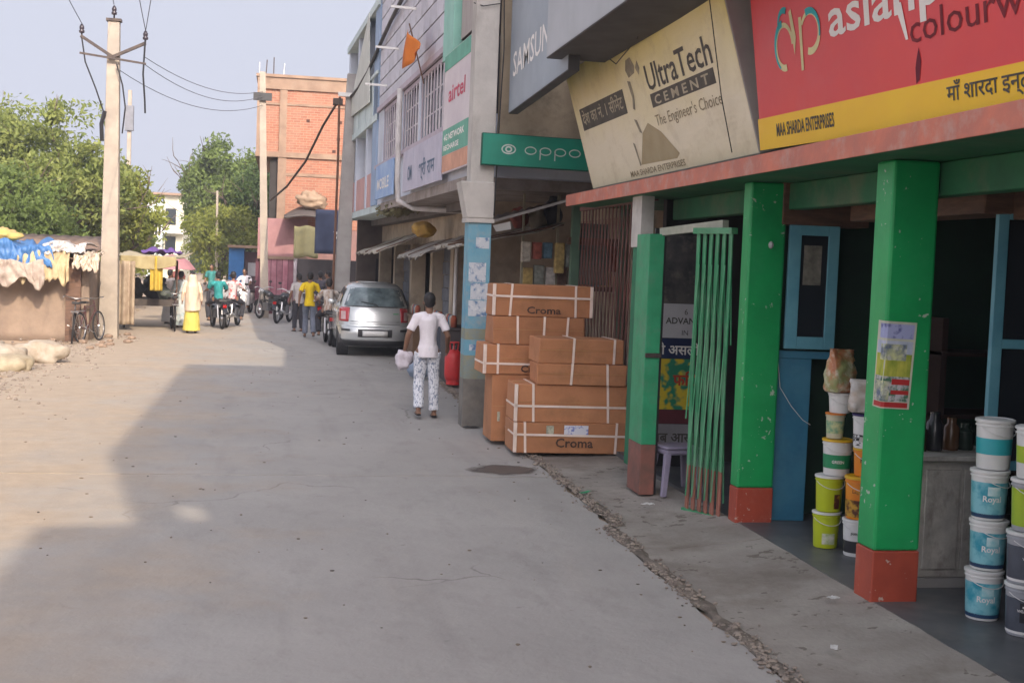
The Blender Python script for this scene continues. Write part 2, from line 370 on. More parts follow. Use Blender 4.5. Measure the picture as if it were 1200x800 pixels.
# wet patch
m_wet = bpy.data.materials.new('wet_cement'); m_wet.use_nodes = True; nt = m_wet.node_tree; b = nt.nodes['Principled BSDF']; L = nt.links.new
b.inputs['Base Color'].default_value = (.10, .085, .075, 1); b.inputs['Roughness'].default_value = .5
tc = nt.nodes.new('ShaderNodeTexCoord'); nz = nt.nodes.new('ShaderNodeTexNoise'); nz.inputs['Scale'].default_value = 4; nz.inputs['Detail'].default_value = 8; L(tc.outputs['Object'], nz.inputs['Vector'])
ln = nt.nodes.new('ShaderNodeVectorMath'); ln.operation = 'LENGTH'; mp = nt.nodes.new('ShaderNodeMapping'); mp.inputs['Scale'].default_value = (2.1, 2.5, 1); L(tc.outputs['Object'], mp.inputs['Vector']); L(mp.outputs[0], ln.inputs[0])
a = nt.nodes.new('ShaderNodeMath'); a.operation = 'MULTIPLY_ADD'; L(nz.outputs['Fac'], a.inputs[0]); a.inputs[1].default_value = .9; L(ln.outputs['Value'], a.inputs[2])
rp = nt.nodes.new('ShaderNodeValToRGB'); rp.color_ramp.elements[0].position = 1.0/1.5; rp.color_ramp.elements[0].color = (.9,)*3+(1,); rp.color_ramp.elements[1].position = 1.28/1.5; rp.color_ramp.elements[1].color = (0, 0, 0, 1)
dvv = nt.nodes.new('ShaderNodeMath'); dvv.operation = 'DIVIDE'; dvv.inputs[1].default_value = 1.5; L(a.outputs[0], dvv.inputs[0]); L(dvv.outputs[0], rp.inputs[0]); L(rp.outputs[0], b.inputs['Alpha'])
tag(MB().add([(1.6, 12.1, .003), (2.72, 12.1, .003), (2.72, 13.45, .003), (1.6, 13.45, .003)], [(0, 1, 2, 3)]).build('water_stain', m_wet, base=(2.30, 12.78, .0)), kind='structure')

mb = MB(); random.seed(31)
for k in range(420):
    y = 4.5+28*random.random()**1.2; x = random.uniform(-3.6, 2.6) if random.random() < .6 else random.choice((2.5, 2.9, 3.3))+random.gauss(0, .2); r = random.uniform(.003, .012)
    z = .004 if x < 2.6 else .05
    if x > 2.6: continue
    mb.ell((x, y, z), (r*random.uniform(.8, 2), r*random.uniform(.8, 1.5), r*.5), 5, 4)
tag(mb.build('road_debris', mat('road_debris', (.20, .16, .12), (.08, .07, .06), scale=3, contrast=(.45, .5), rough=.9)), kind='stuff'); random.seed(7)
# litter
def litter(x, y, z, w, h, c, label, rz=0):
    mb = MB(); mb.grid(lambda u, v: ((u-.5)*w, (v-.5)*h, .012*noise.noise(Vector((u*3+x, v*3, y)))+.014), 6, 4)
    o = mb.build('litter', mat('litter_'+c[0], c[1], rough=.6), solid=.002); put(o, (x, y, z), rz); tag(o, label, 'litter', 'scraps of litter on the footpath and road')
litter(2.82, 11.4, .015, .16, .05, ('green', (.03, .35, .16)), 'crumpled green wrapper lying in the joint beside the wet patch', .9)
litter(3.18, 10.6, .06, .11, .06, ('white', (.7, .7, .68)), 'white paper scrap on the footpath outside the folding gate', .3)
litter(3.45, 7.4, .09, .07, .05, ('pale', (.6, .6, .58)), 'small pale scrap on the footpath level with the postered pillar', .3)
litter(2.62, 15.3, .004, .2, .09, ('white', (.7, .7, .68)), 'flattened white paper scrap on the ground left of the carton pile', .2)
litter(3.05, 6.5, .05, .06, .04, ('pale', (.6, .6, .58)), 'tiny pale scrap on the near edge of the footpath', 1.1)
litter(2.42, 16.0, .004, .2, .1, ('black', (.03, .03, .03)), 'black rag lying at the foot of the blue painted pillar', .2)

# ---------------------------------------------------------------- paint shop building (right)
shop = thing('shop_building', (5.5, 6, 0), 'green painted shop row with salmon slab edge and two green pillars on the right', 'building')
wall_up = mat('grey_stained_plaster', (.42, .41, .39), (.32, .31, .30), scale=1.2, rough=.9, bump=.2, spot=(.2, .19, .18), spot_amt=.6, spot_scale=.9, streak=.3)
slab_z0, slab_z1 = 2.83, 2.968
def pillar(y0, y1, x0=3.68, x1=3.94, zr=.40):
    mb = MB().box(x0, x1, y0, y1, .02, zr); 
    p = MB().box(x0, x1, y0, y1, zr, 2.829).build('pillar', green_p, shop, bevel=.018)
    mb.box(x0-.002, x1+.002, y0-.002, y1+.002, .02, zr-.001); mb = MB().box(x0-.002, x1+.002, y0-.002, y1+.002, .02, zr)
    mb.build('painted_plinth', red_p, p) if False else mb.build('painted_plinth', red_p, shop, bevel=.01)
    return p
pillar(7.36, 7.60, x1=3.99); pillar(9.79, 9.96, x1=3.99, zr=.36); pillar(4.9, 5.14); pillar(2.3, 2.54)
sl_o = MB().box(3.435, 8.6, -1, 15.45, slab_z0+.003, slab_z1-.003).build('ceiling_slab', mat('shaded_green_soffit_paint', (.015, .15, .06), (.01, .10, .04), scale=2, rough=.7, spot=(.2, .16, .1), spot_amt=.4), shop)  # darker copy of the wall green, under-slab shade in its colour, plus stains
MB().box(3.42, 3.434, -1, 15.45, slab_z0, slab_z1).build('slab_edge', salmon, shop, bevel=.004)
MB().box(3.95, 8.6, -1, 15.4, 2.97, 4.499).build('parapet_wall', wall_up, shop)
MB().box(4.0, 4.14, -1, 12.9, 2.62, slab_z0-.001).build('beam', MATS['shaded_green_soffit_paint'], shop, bevel=.01)  # beam takes the darkened green: overhang shade is in the paint colour
# upper storeys with sloping parapet
mb = MB().hexa([(3.56, -.9, 4.5), (9, -.9, 4.5), (9, 15.4, 4.5), (3.56, 15.4, 4.5), (3.56, -.9, 11.8), (9, -.9, 11.8), (9, 15.4, 11.3), (3.56, 15.4, 11.3)])
mb.build('upper_wall', wall_up, shop)
for zf in (5.2, 8.3):
    for y in (1, 4, 7, 10, 13):
        w = MB().box(3.5, 3.565, y-.6, y+.6, zf, zf+1.4).build('window', mat('window_frame_brown', (.2, .12, .08)), shop)
        MB().box(3.49, 3.505, y-.52, y+.52, zf+.08, zf+1.32).build('pane', glass_mat(), w)
# back and partition walls inside
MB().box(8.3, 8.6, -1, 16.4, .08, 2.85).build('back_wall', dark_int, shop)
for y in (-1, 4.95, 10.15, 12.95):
    MB().box(4.6 if y == 4.95 else 3.95, 8.3, y, y+.12, .08, 2.85).build('partition_wall', dark_int if y != 10.15 else mat('shade_dark_green_inner_wall', (.012, .05, .025), (.01, .035, .02), rough=.8), shop)  # green partition colour lowered to carry the shade inside the shop
MB().box(3.95, 4.7, 9.78, 10.14, 2.50, 2.85).build('lintel', brown_wood, shop, bevel=.01)
MB().box(4.35, 4.7, 7.45, 9.4, 2.53, 2.78).build('lintel', brown_wood, shop, bevel=.01)
MB().box(4.55, 4.9, 4.9, 7.5, 2.50, 2.80).build('lintel', brown_wood, shop, bevel=.01)
# small ledge lamp on the pillar
tag(MB().ell((3.86, 9.77, 2.33), (.022, .022, .03), 8, 6).build('switch_bulb', mat('grey_glass_bulb', (.5, .5, .5), rough=.15), shop))

# blue door leaf / dado
blue_p = mat('old_blue_door_paint', (.035, .20, .32), (.025, .14, .24), scale=3, rough=.5, spot=(.1, .28, .36), spot_amt=.35, bump=.1)
blue_l = mat('pale_blue_frame_paint', (.16, .42, .50), (.10, .31, .40), scale=3, rough=.5, bump=.1)
Fd = frame((3.93, 9.88, .08), (1, -.12, 0), (0, 0, 1))
d = thing('blue_door', (4.1, 9.85, .08), 'blue painted wooden door panel standing open behind the far green pillar', 'door')
mb = MB(); rect(mb, Fd, .0, .36, 0, 1.34, -.03, 0); mb.build('panel', blue_p, d, bevel=.005)
mb = MB(); rect(mb, Fd, -.01, .50, 1.341, 1.40, -.04, .012); mb.build('rail', blue_p, d)
Fw = frame((4.0, 9.80, 1.50), (1, -.05, 0), (0, 0, 1))
wf = thing('window_leaf', (4.2, 9.8, 1.5), 'pale blue framed glass window leaf opened outwards above the blue panel', 'window')
mb = MB(); rect(mb, Fw, .03, .13, 0, 1.0, -.04, 0); rect(mb, Fw, .36, .45, 0, 1.0, -.04, 0); rect(mb, Fw, .13, .36, 0, .1, -.04, 0); rect(mb, Fw, .13, .36, .92, 1.0, -.04, 0)
mb.build('frame', blue_l, wf, bevel=.004)
mb = MB(); rect(mb, Fw, .13, .36, .1, .92, -.025, -.018); mb.build('pane', glass_mat(), wf)
mb = MB(); rect(mb, Fw, .16, .31, .52, .84, -.017, -.014); mb.build('sticker', mat('faded_sticker', (.28, .27, .22), (.12, .11, .09), scale=9), wf)
mb = MB(); mb.tube([at(Fd, .08, 1.30, .01), at(Fd, .10, 1.1, .03), at(Fd, .2, .95, .03), at(Fd, .3, .84, .03), at(Fd, .37, .8, .02)], .003, 5)
tag(mb.build('cable', white_p), 'thin white cable looping down the blue door panel', 'cable')
# right-hand glass frame of the paint counter
Fr = frame((4.46, 7.46, .9), (1, -.1, 0), (0, 0, 1))
gf = thing('glazed_screen', (4.7, 7.4, .9), 'pale blue framed glazed screen behind the teal buckets at the right edge', 'screen')
mb = MB(); rect(mb, Fr, 0, .07, 0, 1.66, -.05, 0); rect(mb, Fr, .07, .6, .78, .84, -.05, 0); rect(mb, Fr, .07, .6, 1.6, 1.66, -.05, 0); rect(mb, Fr, .07, .6, 0, .06, -.05, 0); mb.build('frame', blue_l, gf, bevel=.004)
mb = MB(); rect(mb, Fr, .07, .6, .06, .78, -.03, -.024); rect(mb, Fr, .07, .6, .84, 1.6, -.03, -.024); mb.build('pane', glass_mat(), gf)
# counter
ct = thing('shop_counter', (4.45, 7.75, .08), 'old whitewashed wooden counter cabinet between postered pillar and bucket stacks', 'cabinet')
old_w = mat('chipped_white_cabinet_paint', (.52, .50, .45), (.34, .32, .29), scale=6, rough=.6, bump=.3, bscale=18, spot=(.16, .13, .11), spot_amt=.7, spot_scale=7, streak=.5)
MB().box(4.16, 4.78, 7.72, 8.6, .14, .92).build('body', old_w, ct, bevel=.01)
MB().box(4.13, 4.81, 7.66, 8.64, .921, .955).build('counter_top', old_w, ct, bevel=.006)
MB().box(4.20, 4.44, 7.70, 7.719, .2, .86).build('door', old_w, ct, bevel=.004)
MB().box(4.47, 4.74, 7.70, 7.719, .2, .86).build('door', old_w, ct, bevel=.004)
MB().box(4.15, 4.79, 7.69, 8.6, .079, .14).build('plinth', concrete, ct)
for k, (x, r, hh, c) in enumerate([(4.24, .05, .2, (.05, .03, .02)), (4.36, .06, .26, (.03, .03, .035)), (4.50, .055, .22, (.12, .06, .03)), (4.62, .06, .18, (.03, .05, .04))]):
    mb = MB().lathe([(r*.9, 0), (r, .02), (r, hh*.7), (r*.6, hh*.82), (r*.6, hh)], n=14); o = mb.build('jar', mat('jar_%d' % k, c, rough=.25), smooth=True, auto=40); put(o, (x, 7.9+.03*k, .956))
    tag(o, ['brown', 'black', 'reddish brown', 'dark green'][k]+' jar on the whitewashed counter, '+['nearest the pillar', 'tallest of the row', 'second from the right', 'rightmost of the row'][k], 'jar', 'jars on the shop counter')
# shelves deep inside
sh = thing('shop_shelf', (6.8, 9.4, .08), 'dim wooden shelf rack deep inside the dark paint shop', 'shelf')
m_dsh = mat('shade_dark_shelf_wood', (.04, .02, .015))  # wood colour darkened to stand for the shade deep inside
for z in (.5, 1.0, 1.5): MB().box(5.2, 8.2, 9.4, 9.9, z, z+.03).build('shelf_board', m_dsh, sh)
for x in (5.2, 6.7, 8.15): MB().box(x, x+.05, 9.42, 9.88, .08, 1.8).build('upright', m_dsh, sh)

# ---------------------------------------------------------------- sign boards
def board(name, F, w, h, th, m_face, m_side, label, cat='signboard'):
    t = thing(name, tuple(F[0]), label, cat); mb = MB(); rect(mb, F, 0, w, 0, h, -th, -.004); mb.build('box', m_side, t, bevel=.006)
    mb = MB(); rect(mb, F, .012, w-.012, .012, h-.012, -.0035, 0); mb.build('face', m_face, t); return t
# cement sign
Fc = frame((3.62, 14.89, 3.02), (0, -1, 0), (-.39, 0, 1.31))
m_cem = bpy.data.materials.new('stained_cream_sign_sheet'); m_cem.use_nodes = True
nt = m_cem.node_tree; b = nt.nodes['Principled BSDF']; tc = nt.nodes.new('ShaderNodeTexCoord'); sp = nt.nodes.new('ShaderNodeSeparateXYZ'); nt.links.new(tc.outputs['Object'], sp.inputs[0])
nz = nt.nodes.new('ShaderNodeTexNoise'); nz.inputs['Scale'].default_value = 1.2; nz.inputs['Detail'].default_value = 8; nt.links.new(tc.outputs['Object'], nz.inputs['Vector'])
ma = nt.nodes.new('ShaderNodeMath'); ma.operation = 'MULTIPLY_ADD'; nt.links.new(nz.outputs['Fac'], ma.inputs[0]); ma.inputs[1].default_value = 1.0; nt.links.new(sp.outputs['Z'], ma.inputs[2])
rp = nt.nodes.new('ShaderNodeValToRGB'); rp.color_ramp.elements[0].position = 0; rp.color_ramp.elements[0].color = (.66, .58, .40, 1); rp.color_ramp.elements[1].position = 1; rp.color_ramp.elements[1].color = (.70, .60, .17, 1)
e = rp.color_ramp.elements.new(.45); e.color = (.80, .73, .57, 1); e = rp.color_ramp.elements.new(.7); e.color = (.80, .72, .46, 1)
mr = nt.nodes.new('ShaderNodeMath'); mr.operation = 'DIVIDE'; mr.inputs[1].default_value = 1.9; nt.links.new(ma.outputs[0], mr.inputs[0]); nt.links.new(mr.outputs[0], rp.inputs[0])
n3 = nt.nodes.new('ShaderNodeTexNoise'); n3.inputs['Scale'].default_value = 3; n3.inputs['Detail'].default_value = 9; n3.inputs['Roughness'].default_value = .75; nt.links.new(tc.outputs['Object'], n3.inputs['Vector'])
r3 = nt.nodes.new('ShaderNodeValToRGB'); r3.color_ramp.elements[0].position = .5; r3.color_ramp.elements[0].color = (0, 0, 0, 1); r3.color_ramp.elements[1].position = .8; r3.color_ramp.elements[1].color = (.5, .5, .5, 1); nt.links.new(n3.outputs['Fac'], r3.inputs[0])
mx = nt.nodes.new('ShaderNodeMix'); mx.data_type = 'RGBA'; nt.links.new(r3.outputs[0], mx.inputs['Factor']); nt.links.new(rp.outputs[0], mx.inputs['A']); mx.inputs['B'].default_value = (.40, .31, .18, 1)
nt.links.new(mx.outputs['Result'], b.inputs['Base Color']); b.inputs['Roughness'].default_value = .55
nb = nt.nodes.new('ShaderNodeTexNoise'); nb.inputs['Scale'].default_value = 1.8; nb.inputs['Detail'].default_value = 3; mpb = nt.nodes.new('ShaderNodeMapping'); mpb.inputs['Scale'].default_value = (1, .5, 2.2); nt.links.new(tc.outputs['Object'], mpb.inputs[0]); nt.links.new(mpb.outputs[0], nb.inputs['Vector']); bpp = nt.nodes.new('ShaderNodeBump'); bpp.inputs['Strength'].default_value = .5; bpp.inputs['Distance'].default_value = .05; nt.links.new(nb.outputs['Fac'], bpp.inputs['Height']); nt.links.new(bpp.outputs[0], b.inputs['Normal'])
cs = board('cement_signboard', Fc, 5.40, 1.40, .22, m_cem, mat('grey_sign_side_sheet', (.42, .40, .38), (.33, .31, .30), scale=2, rough=.6), 'weathered cream and yellow cement signboard tilted out above the brown gate')
m_ink = mat('faded_black_ink', (.045, .04, .035), (.09, .08, .07), scale=6, rough=.6)
m_cream = mat('cream_print', (.55, .49, .36), rough=.6)
mb = MB(); mb.text('UltraTech', Fc, 3.02, .80, .34, .003, bold=.012, width=1.85); mb.build('lettering', m_ink, cs)
mb = MB(); rect(mb, Fc, 3.03, 4.83, .635, .765, .0005, .003); mb.build('print_band', m_ink, cs)
mb = MB(); mb.text('C E M E N T', Fc, 3.14, .655, .12, .0045, bold=.02, width=1.55); mb.build('lettering', m_cream, cs)
mb = MB(); mb.text("The Engineer's Choice", Fc, 3.02, .46, .15, .003, width=1.86); mb.text('MAA SHARDA ENTERPRISES', Fc, 1.75, .04, .085, .003, bold=.01, width=1.85); mb.build('lettering', mat('faint_brown_ink', (.22, .17, .1), (.34, .28, .18), scale=8), cs)
mb = MB(); rect(mb, Fc, .26, 2.16, .68, .93, .0005, .003); mb.build('print_band', m_ink, cs)
mb = MB(); mb.text('देश का नं. 1 सीमेंट', Fc, .33, .745, .18, .0045, bold=.012, width=1.75); mb.build('lettering', m_cream, cs)
mb = MB()   # printed helmeted figure outline and pedestal
for pts in ([(2.42, 1.08), (2.50, 1.17), (2.66, 1.18), (2.75, 1.08), (2.70, 1.02), (2.48, 1.0)], [(2.40, .98), (2.44, .80), (2.38, .70), (2.45, .68), (2.52, .82), (2.50, .96)], [(2.76, 1.06), (2.86, 1.12), (2.90, 1.04), (2.83, .98)], [(2.33, .60), (2.42, .58), (2.50, .44), (2.42, .46)], [(2.10, .38), (2.16, .36), (2.22, .14), (2.17, .13)]):
    mb.add([at(Fc, x, y, .003) for x, y in pts], [tuple(range(len(pts)))])
mb.build('printed_figure', mat('grey_brown_print', (.20, .18, .14), (.40, .35, .25), scale=7), cs)
mb = MB(); mb.add([at(Fc, x, y, .002) for x, y in [(2.22, .14), (2.5, .44), (2.75, .52), (3.1, .40), (3.5, .16), (3.4, .12)]], [(0, 1, 2, 3, 4, 5)]); mb.build('printed_pedestal', mat('dull_tan_print', (.36, .29, .17), (.42, .35, .22), scale=3), cs)
# big red paint sign
Fa = frame((3.58, 9.36, 3.035), (0, -1, -.024), (-.15, 0, 1.06))
m_red = mat('sun_bleached_red_sign', (.72, .055, .05), (.66, .045, .06), scale=.8, rough=.42, spot=(.66, .11, .12), spot_amt=.4, spot_scale=.9, bump=.4, bscale=1.6)
m_yel = mat('golden_yellow_sign', (.90, .56, .01), (.86, .50, .012), scale=1.5, rough=.42)
ps = board('paint_shop_signboard', Fa, 6.2, 1.5, .10, m_red, mat('red_sign_edge', (.35, .04, .04), rough=.5), 'large red signboard with yellow strip above the green pillars')
mb = MB(); rect(mb, Fa, .0, 6.2, .0, .235, -.002, .006); mb.build('yellow_strip', m_yel, ps)
m_wh = mat('white_print', (.82, .80, .76), (.74, .72, .70), scale=4, rough=.5)
mb = MB(); mb.text('asianpaints', Fa, 1.36, .66, .36, .003, bold=.014, width=2.6)
mb.add([at(Fa, x, y, .0045) for x, y in [(2.28, .72), (2.36, .72), (2.42, .50), (2.39, .50)]], [(0, 1, 2, 3)])
mb.build('lettering', m_wh, ps)
mb = MB(); mb.text('colourworld', Fa, 2.44, .47, .24, .003, width=1.7); mb.build('lettering', mat('dark_red_print', (.20, .02, .03)), ps)
mb = MB(); mb.text('MAA SHARDA ENTERPRISES', Fa, .36, .085, .13, .009, bold=.02, width=1.0); mb.text('माँ शारदा इन्टरप्राइजेज', Fa, 2.82, .11, .12, .009, bold=.012, width=1.35); mb.build('lettering', m_ink, ps)
def arc(mb, F, cx, cy, rx, ry, a0, a1, w0, w1, d, n=20):
    P = []; Q = []
    for i in range(n+1):
        t = i/n; a = R(a0+(a1-a0)*t); w = (w0+(w1-w0)*t)/2
        P.append(at(F, cx+(rx+w)*math.cos(a), cy+(ry+w)*math.sin(a), d)); Q.append(at(F, cx+(rx-w)*math.cos(a), cy+(ry-w)*math.sin(a), d))
    mb.add(P+Q, [(i, i+1, n+2+i, n+1+i) for i in range(n)])
mb = MB(); arc(mb, Fa, .60, .70, .15, .15, 0, 280, .03, .05, .003); arc(mb, Fa, 1.06, .74, .15, .13, -110, 150, .05, .03, .003)
mb.add([at(Fa, x, y, .0035) for x, y in [(.72, .92), (.76, .94), (.82, .74), (.78, .62)]], [(0, 1, 2, 3)]); mb.add([at(Fa, x, y, .0035) for x, y in [(.88, .86), (.93, .86), (.92, .50), (.88, .50)]], [(0, 1, 2, 3)])
mb.build('logo', mat('cream_yellow_logo', (.80, .74, .42)), ps)
mb = MB(); arc(mb, Fa, .60, .70, .16, .165, 95, 240, .05, .02, .0045); arc(mb, Fa, 1.06, .74, .16, .14, -20, 110, .02, .05, .0045); arc(mb, Fa, .62, .86, .10, .09, 60, 190, .05, .02, .0045); mb.build('logo', mat('turquoise_logo', (.05, .45, .50)), ps)
mb = MB(); mb.add([at(Fa, x, y, .003) for x, y in [(2.48, .24), (2.52, .26), (2.55, .36), (2.53, .44), (2.50, .38), (2.48, .33)]], [tuple(range(6))]); mb.build('stain', mat('maroon_stain', (.16, .01, .03)), ps)
# thin wires across the cement sign
mb = MB(); mb.tube([(3.30, 15.0, 4.9), (3.22, 12.5, 4.12), (3.15, 11.5, 4.2), (3.05, 10.0, 5.0)], .006, 5); tag(mb.build('wire', black), 'thin black wire crossing the upper part of the cream signboard', 'wire')
mb = MB(); mb.tube([at(Fc, 4.9, .06, .03), at(Fc, 5.0, .5, .05), at(Fc, 5.3, 1.5, .05)], .005, 5); tag(mb.build('wire', black), 'thin wire hanging down the near end of the cream signboard', 'wire')

# grey boards above
m_gs = mat('blue_grey_sign_face', (.30, .35, .40), (.24, .28, .33), scale=1.5, rough=.5); m_gd = mat('dark_grey_sign_side', (.085, .085, .09), (.06, .06, .062), scale=3, rough=.7)
Fs = frame((2.76, 16.02, 3.98), (0, -1, 0.02), (0, 0, 1))
ss = board('phone_signboard', Fs, 3.4, 1.9, .12, m_gs, m_gd, 'slate blue signboard with tall white letters beside the concrete pillar')
mb = MB(); mb.text('SAMSUNG', Fs, .25, .42, .42, .003, bold=.01, width=2.6); mb.build('lettering', m_wh, ss)
Fg = frame((2.60, 12.95, 4.20), (.02, -1, .01), (0, 0, 1))
bs = board('grey_signboard', Fg, 6.3, 1.5, .62, mat('pale_grey_sign_face', (.40, .42, .45), (.33, .35, .37), scale=1.2, rough=.5), m_gd, 'deep pale grey box signboard with dark underside above the cream signboard')
# green phone sign facing the camera
Fo = frame((2.43, 15.98, 3.33), (1, -.02, -.015), (.0, 0, 1))
og = board('green_signboard', Fo, 1.46, .40, .10, mat('phone_sign_green', (.012, .26, .18), (.012, .20, .14), scale=1.6, rough=.35), mat('green_sign_edge', (.01, .12, .08)), 'green phone signboard mounted between the concrete pillar and the cream signboard')
m_wg = mat('soft_white_print', (.6, .68, .64), rough=.5)
mb = MB()
for cx in (.40, .62, .81, .98, 1.17): pass
arc(mb, Fo, .34, .21, .085, .055, 0, 360, .016, .016, .003); arc(mb, Fo, .34, .21, .035, .030, 0, 360, .02, .02, .003)
for cx in (.62, .81, 1.0, 1.19): arc(mb, Fo, cx, .21, .070, .045, 0, 360, .013, .013, .003)
for cx, s_ in ((.745, 1), (.935, 1)): mb.add([at(Fo, x, y, .003) for x, y in [(cx-.007, .23), (cx+.007, .23), (cx+.007, .10), (cx-.007, .10)]], [(0, 1, 2, 3)])
mb.build('lettering', m_wg, og)

# ---------------------------------------------------------------- collapsible gates
def gate(name, a, b, z0, z1, n, m, label, foot=None, lat=3, w=.022, m2=None):
    t = thing(name, ((a[0]+b[0])/2, (a[1]+b[1])/2, z0), label, 'gate')
    A = Vector((a[0], a[1], 0)); B = Vector((b[0], b[1], 0)); d = (B-A).normalized(); nrm = Vector((d.y, -d.x, 0))
    h = z1-z0; L_ = (B-A).length
    sm = MB(); k = 7
    def wob(i, tt): return .004*math.sin(tt*9+i*.6)
    me = None
    for i in range(n):
        p = A+(B-A)*(i+.5)/n+nrm*(.010 if i % 2 else -.010)
        path = [p+d*wob(i, j/(k-1))*(1 if 0 < j < k-1 else 0)+Vector((0, 0, z0+h*j/(k-1))) for j in range(k)]
        mb = MB(); 
        for j in range(1 if foot else 0, k-1): mb.bar(path[j], path[j+1]+Vector((0, 0, .001)), w, w*.55, up=tuple(nrm))
        o = mb.build('slat', m, t)
        if foot: mb = MB(); mb.bar(path[0], path[1], w, w*.55, up=tuple(nrm)); mb.build('slat_foot', foot, o)
    for j in range(lat*2+1):
        zc = z0+h*(j+.7)/(lat*2+1.6)
        for i in range(n-1):
            p = A+(B-A)*(i+.5)/n; q = A+(B-A)*(i+1.5)/n; s_ = 1 if (i+j) % 2 else -1; dz = h/(lat*2+1.6)*.5
            mb = MB(); mb.bar(p+nrm*.035*s_+Vector((0, 0, zc-dz*s_)), q+nrm*.035*s_+Vector((0, 0, zc+dz*s_)), .014, .004, up=tuple(nrm)); mb.build('lattice_bar', m2 or m, t)
    mb = MB(); mb.bar(A+Vector((0, 0, z1+.02)), B+Vector((0, 0, z1+.02)), .07, .05); mb.build('top_rail', m2 or m, t)
    mb = MB(); mb.bar(A+Vector((0, 0, z0+.01)), B+Vector((0, 0, z0+.01)), .05, .02); mb.build('bottom_rail', m2 or m, t)
    return t
m_brn = mat('brown_gate_paint', (.19, .07, .055), (.11, .045, .038), scale=5, rough=.5, spot=(.22, .13, .10), spot_amt=.5)
m_grn_g = mat('green_gate_paint', (.045, .29, .13), (.03, .21, .09), scale=5, rough=.5, spot=(.3, .4, .3), spot_amt=.4)
gate('brown_folding_gate', (3.82, 12.95), (3.82, 16.25), .08, 2.82, 40, m_brn, 'tall dark brown collapsible lattice gate drawn shut behind the cartons')
gate('green_folding_gate', (3.47, 10.50), (3.655, 10.06), .045, 2.42, 12, m_grn_g, 'light green collapsible gate bunched against the far green pillar', lat=1, foot=mat('rusty_red_gate_paint', (.34, .13, .09), (.22, .10, .07), scale=6))
gp = thing('gate_post', (3.36, 11.3, .05), 'green folded gate leaf with rusty foot between the brown gate and the posters', 'gate')
MB().box(3.27, 3.41, 11.20, 11.62, .04, .50).build('foot', mat('rusty_red_foot_paint', (.26, .10, .075), (.16, .08, .06), scale=6, rough=.7), gp, bevel=.006)
MB().box(3.27, 3.41, 11.20, 11.62, .501, 2.42).build('leaf', mat('pale_green_leaf_paint', (.03, .32, .15), (.02, .25, .11), scale=4, rough=.55, bump=.2, spot=(.12, .2, .14), spot_amt=.5, spot_scale=4), gp, bevel=.006)
MB().box(3.415, 3.44, 11.24, 11.6, .04, 2.40).build('channel', black, gp)
MB().box(3.27, 3.42, 11.18, 11.199, 1.30, 1.34).build('latch', steel_dark, gp)
tag(MB().box(3.55, 3.68, 12.5, 12.85, 2.32, 2.854).build('wall_stub', mat('whitewash', (.6, .58, .54), (.45, .43, .4), scale=5), shop))
tag(MB().box(3.57, 3.7, 12.52, 12.83, .08, 2.318).build('jamb', mat('dull_green_jamb', (.03, .2, .1)), shop))
mb = MB().bar((3.40, 11.25, 2.44), (3.66, 10.3, 2.50), .06, .07); tag(mb.build('gate_rail', mat('pale_grey_rail', (.45, .45, .38), (.3, .32, .25), scale=6)), 'pale grey rail spanning the top of the small shop doorway', 'rail')
# posters inside the small shop
Fp = frame((3.56, 12.0, .08), (1, -.03, 0), (0, 0, 1))
st = thing('display_stand', (3.75, 12.0, .08), 'tall stand covered in phone posters inside the small shop doorway', 'display stand')
mb = MB(); rect(mb, Fp, 0, .45, .1, 2.42, -.04, -.001); mb.build('board', black, st)
def pan(F, x0, x1, y0, y1, m, par, d=.001, name='poster'): mb = MB(); rect(mb, F, x0, x1, y0, y1, 0, d); return mb.build(name, m, par)
pan(Fp, .01, .44, 1.70, 2.36, mat('dark_photo_print', (.10, .09, .085), (.03, .03, .035), scale=5, spot=(.3, .25, .2), spot_amt=.5, spot_scale=6), st)
pan(Fp, .01, .44, 1.36, 1.695, mat('grey_white_poster', (.55, .54, .56), (.48, .47, .5), scale=3), st)
pan(Fp, .01, .44, 1.16, 1.355, mat('navy_poster', (.012, .025, .09)), st)
pan(Fp, .01, .44, .66, 1.155, mat('green_yellow_poster', (.65, .50, .03), (.02, .22, .12), scale=7, contrast=(.45, .55), detail=2), st)
pan(Fp, .01, .44, .52, .655, mat('maroon_poster', (.13, .02, .03)), st)
pan(Fp, .01, .44, .30, .515, mat('grey_poster', (.3, .29, .31)), st)
mb = MB(); mb.text('ADVANCE', Fp, .14, 1.50, .085, .003, bold=.02); mb.text('IN', Fp, .30, 1.39, .07, .003); mb.text('अब आसान', Fp, .03, .34, .13, .003, bold=.02); mb.text('6', Fp, .32, 1.59, .08, .003); mb.build('lettering', m_ink, st)
mb = MB(); mb.text('दो असली', Fp, .04, 1.2, .13, .003, bold=.02); mb.build('lettering', m_wh, st)
mb = MB(); mb.text('फिर', Fp, .24, .9, .15, .003, bold=.03); mb.build('lettering', mat('red_print', (.5, .05, .02)), st)
# stool
stl = local('plastic_stool', 'lilac grey plastic stool standing just inside the small shop doorway', 'stool')
m_st = mat('lilac_grey_plastic', (.30, .27, .36), (.22, .2, .28), scale=4, rough=.45)
mb = MB().box(-.17, .17, -.15, .15, .42, .45).box(-.16, .16, -.14, .14, .37, .42); mb.build('seat', m_st, stl, bevel=.015)
for sx in (-1, 1):
    for sy in (-1, 1): MB().hexa([(sx*.19-.025, sy*.17-.02, 0), (sx*.19+.025, sy*.17-.02, 0), (sx*.19+.025, sy*.17+.02, 0), (sx*.19-.025, sy*.17+.02, 0), (sx*.14-.03, sy*.12-.025, .38), (sx*.14+.03, sy*.12-.025, .38), (sx*.14+.03, sy*.12+.025, .38), (sx*.14-.03, sy*.12+.025, .38)]).build('leg', m_st, stl, bevel=.006)
put(stl, (3.62, 11.25, .05), .15)

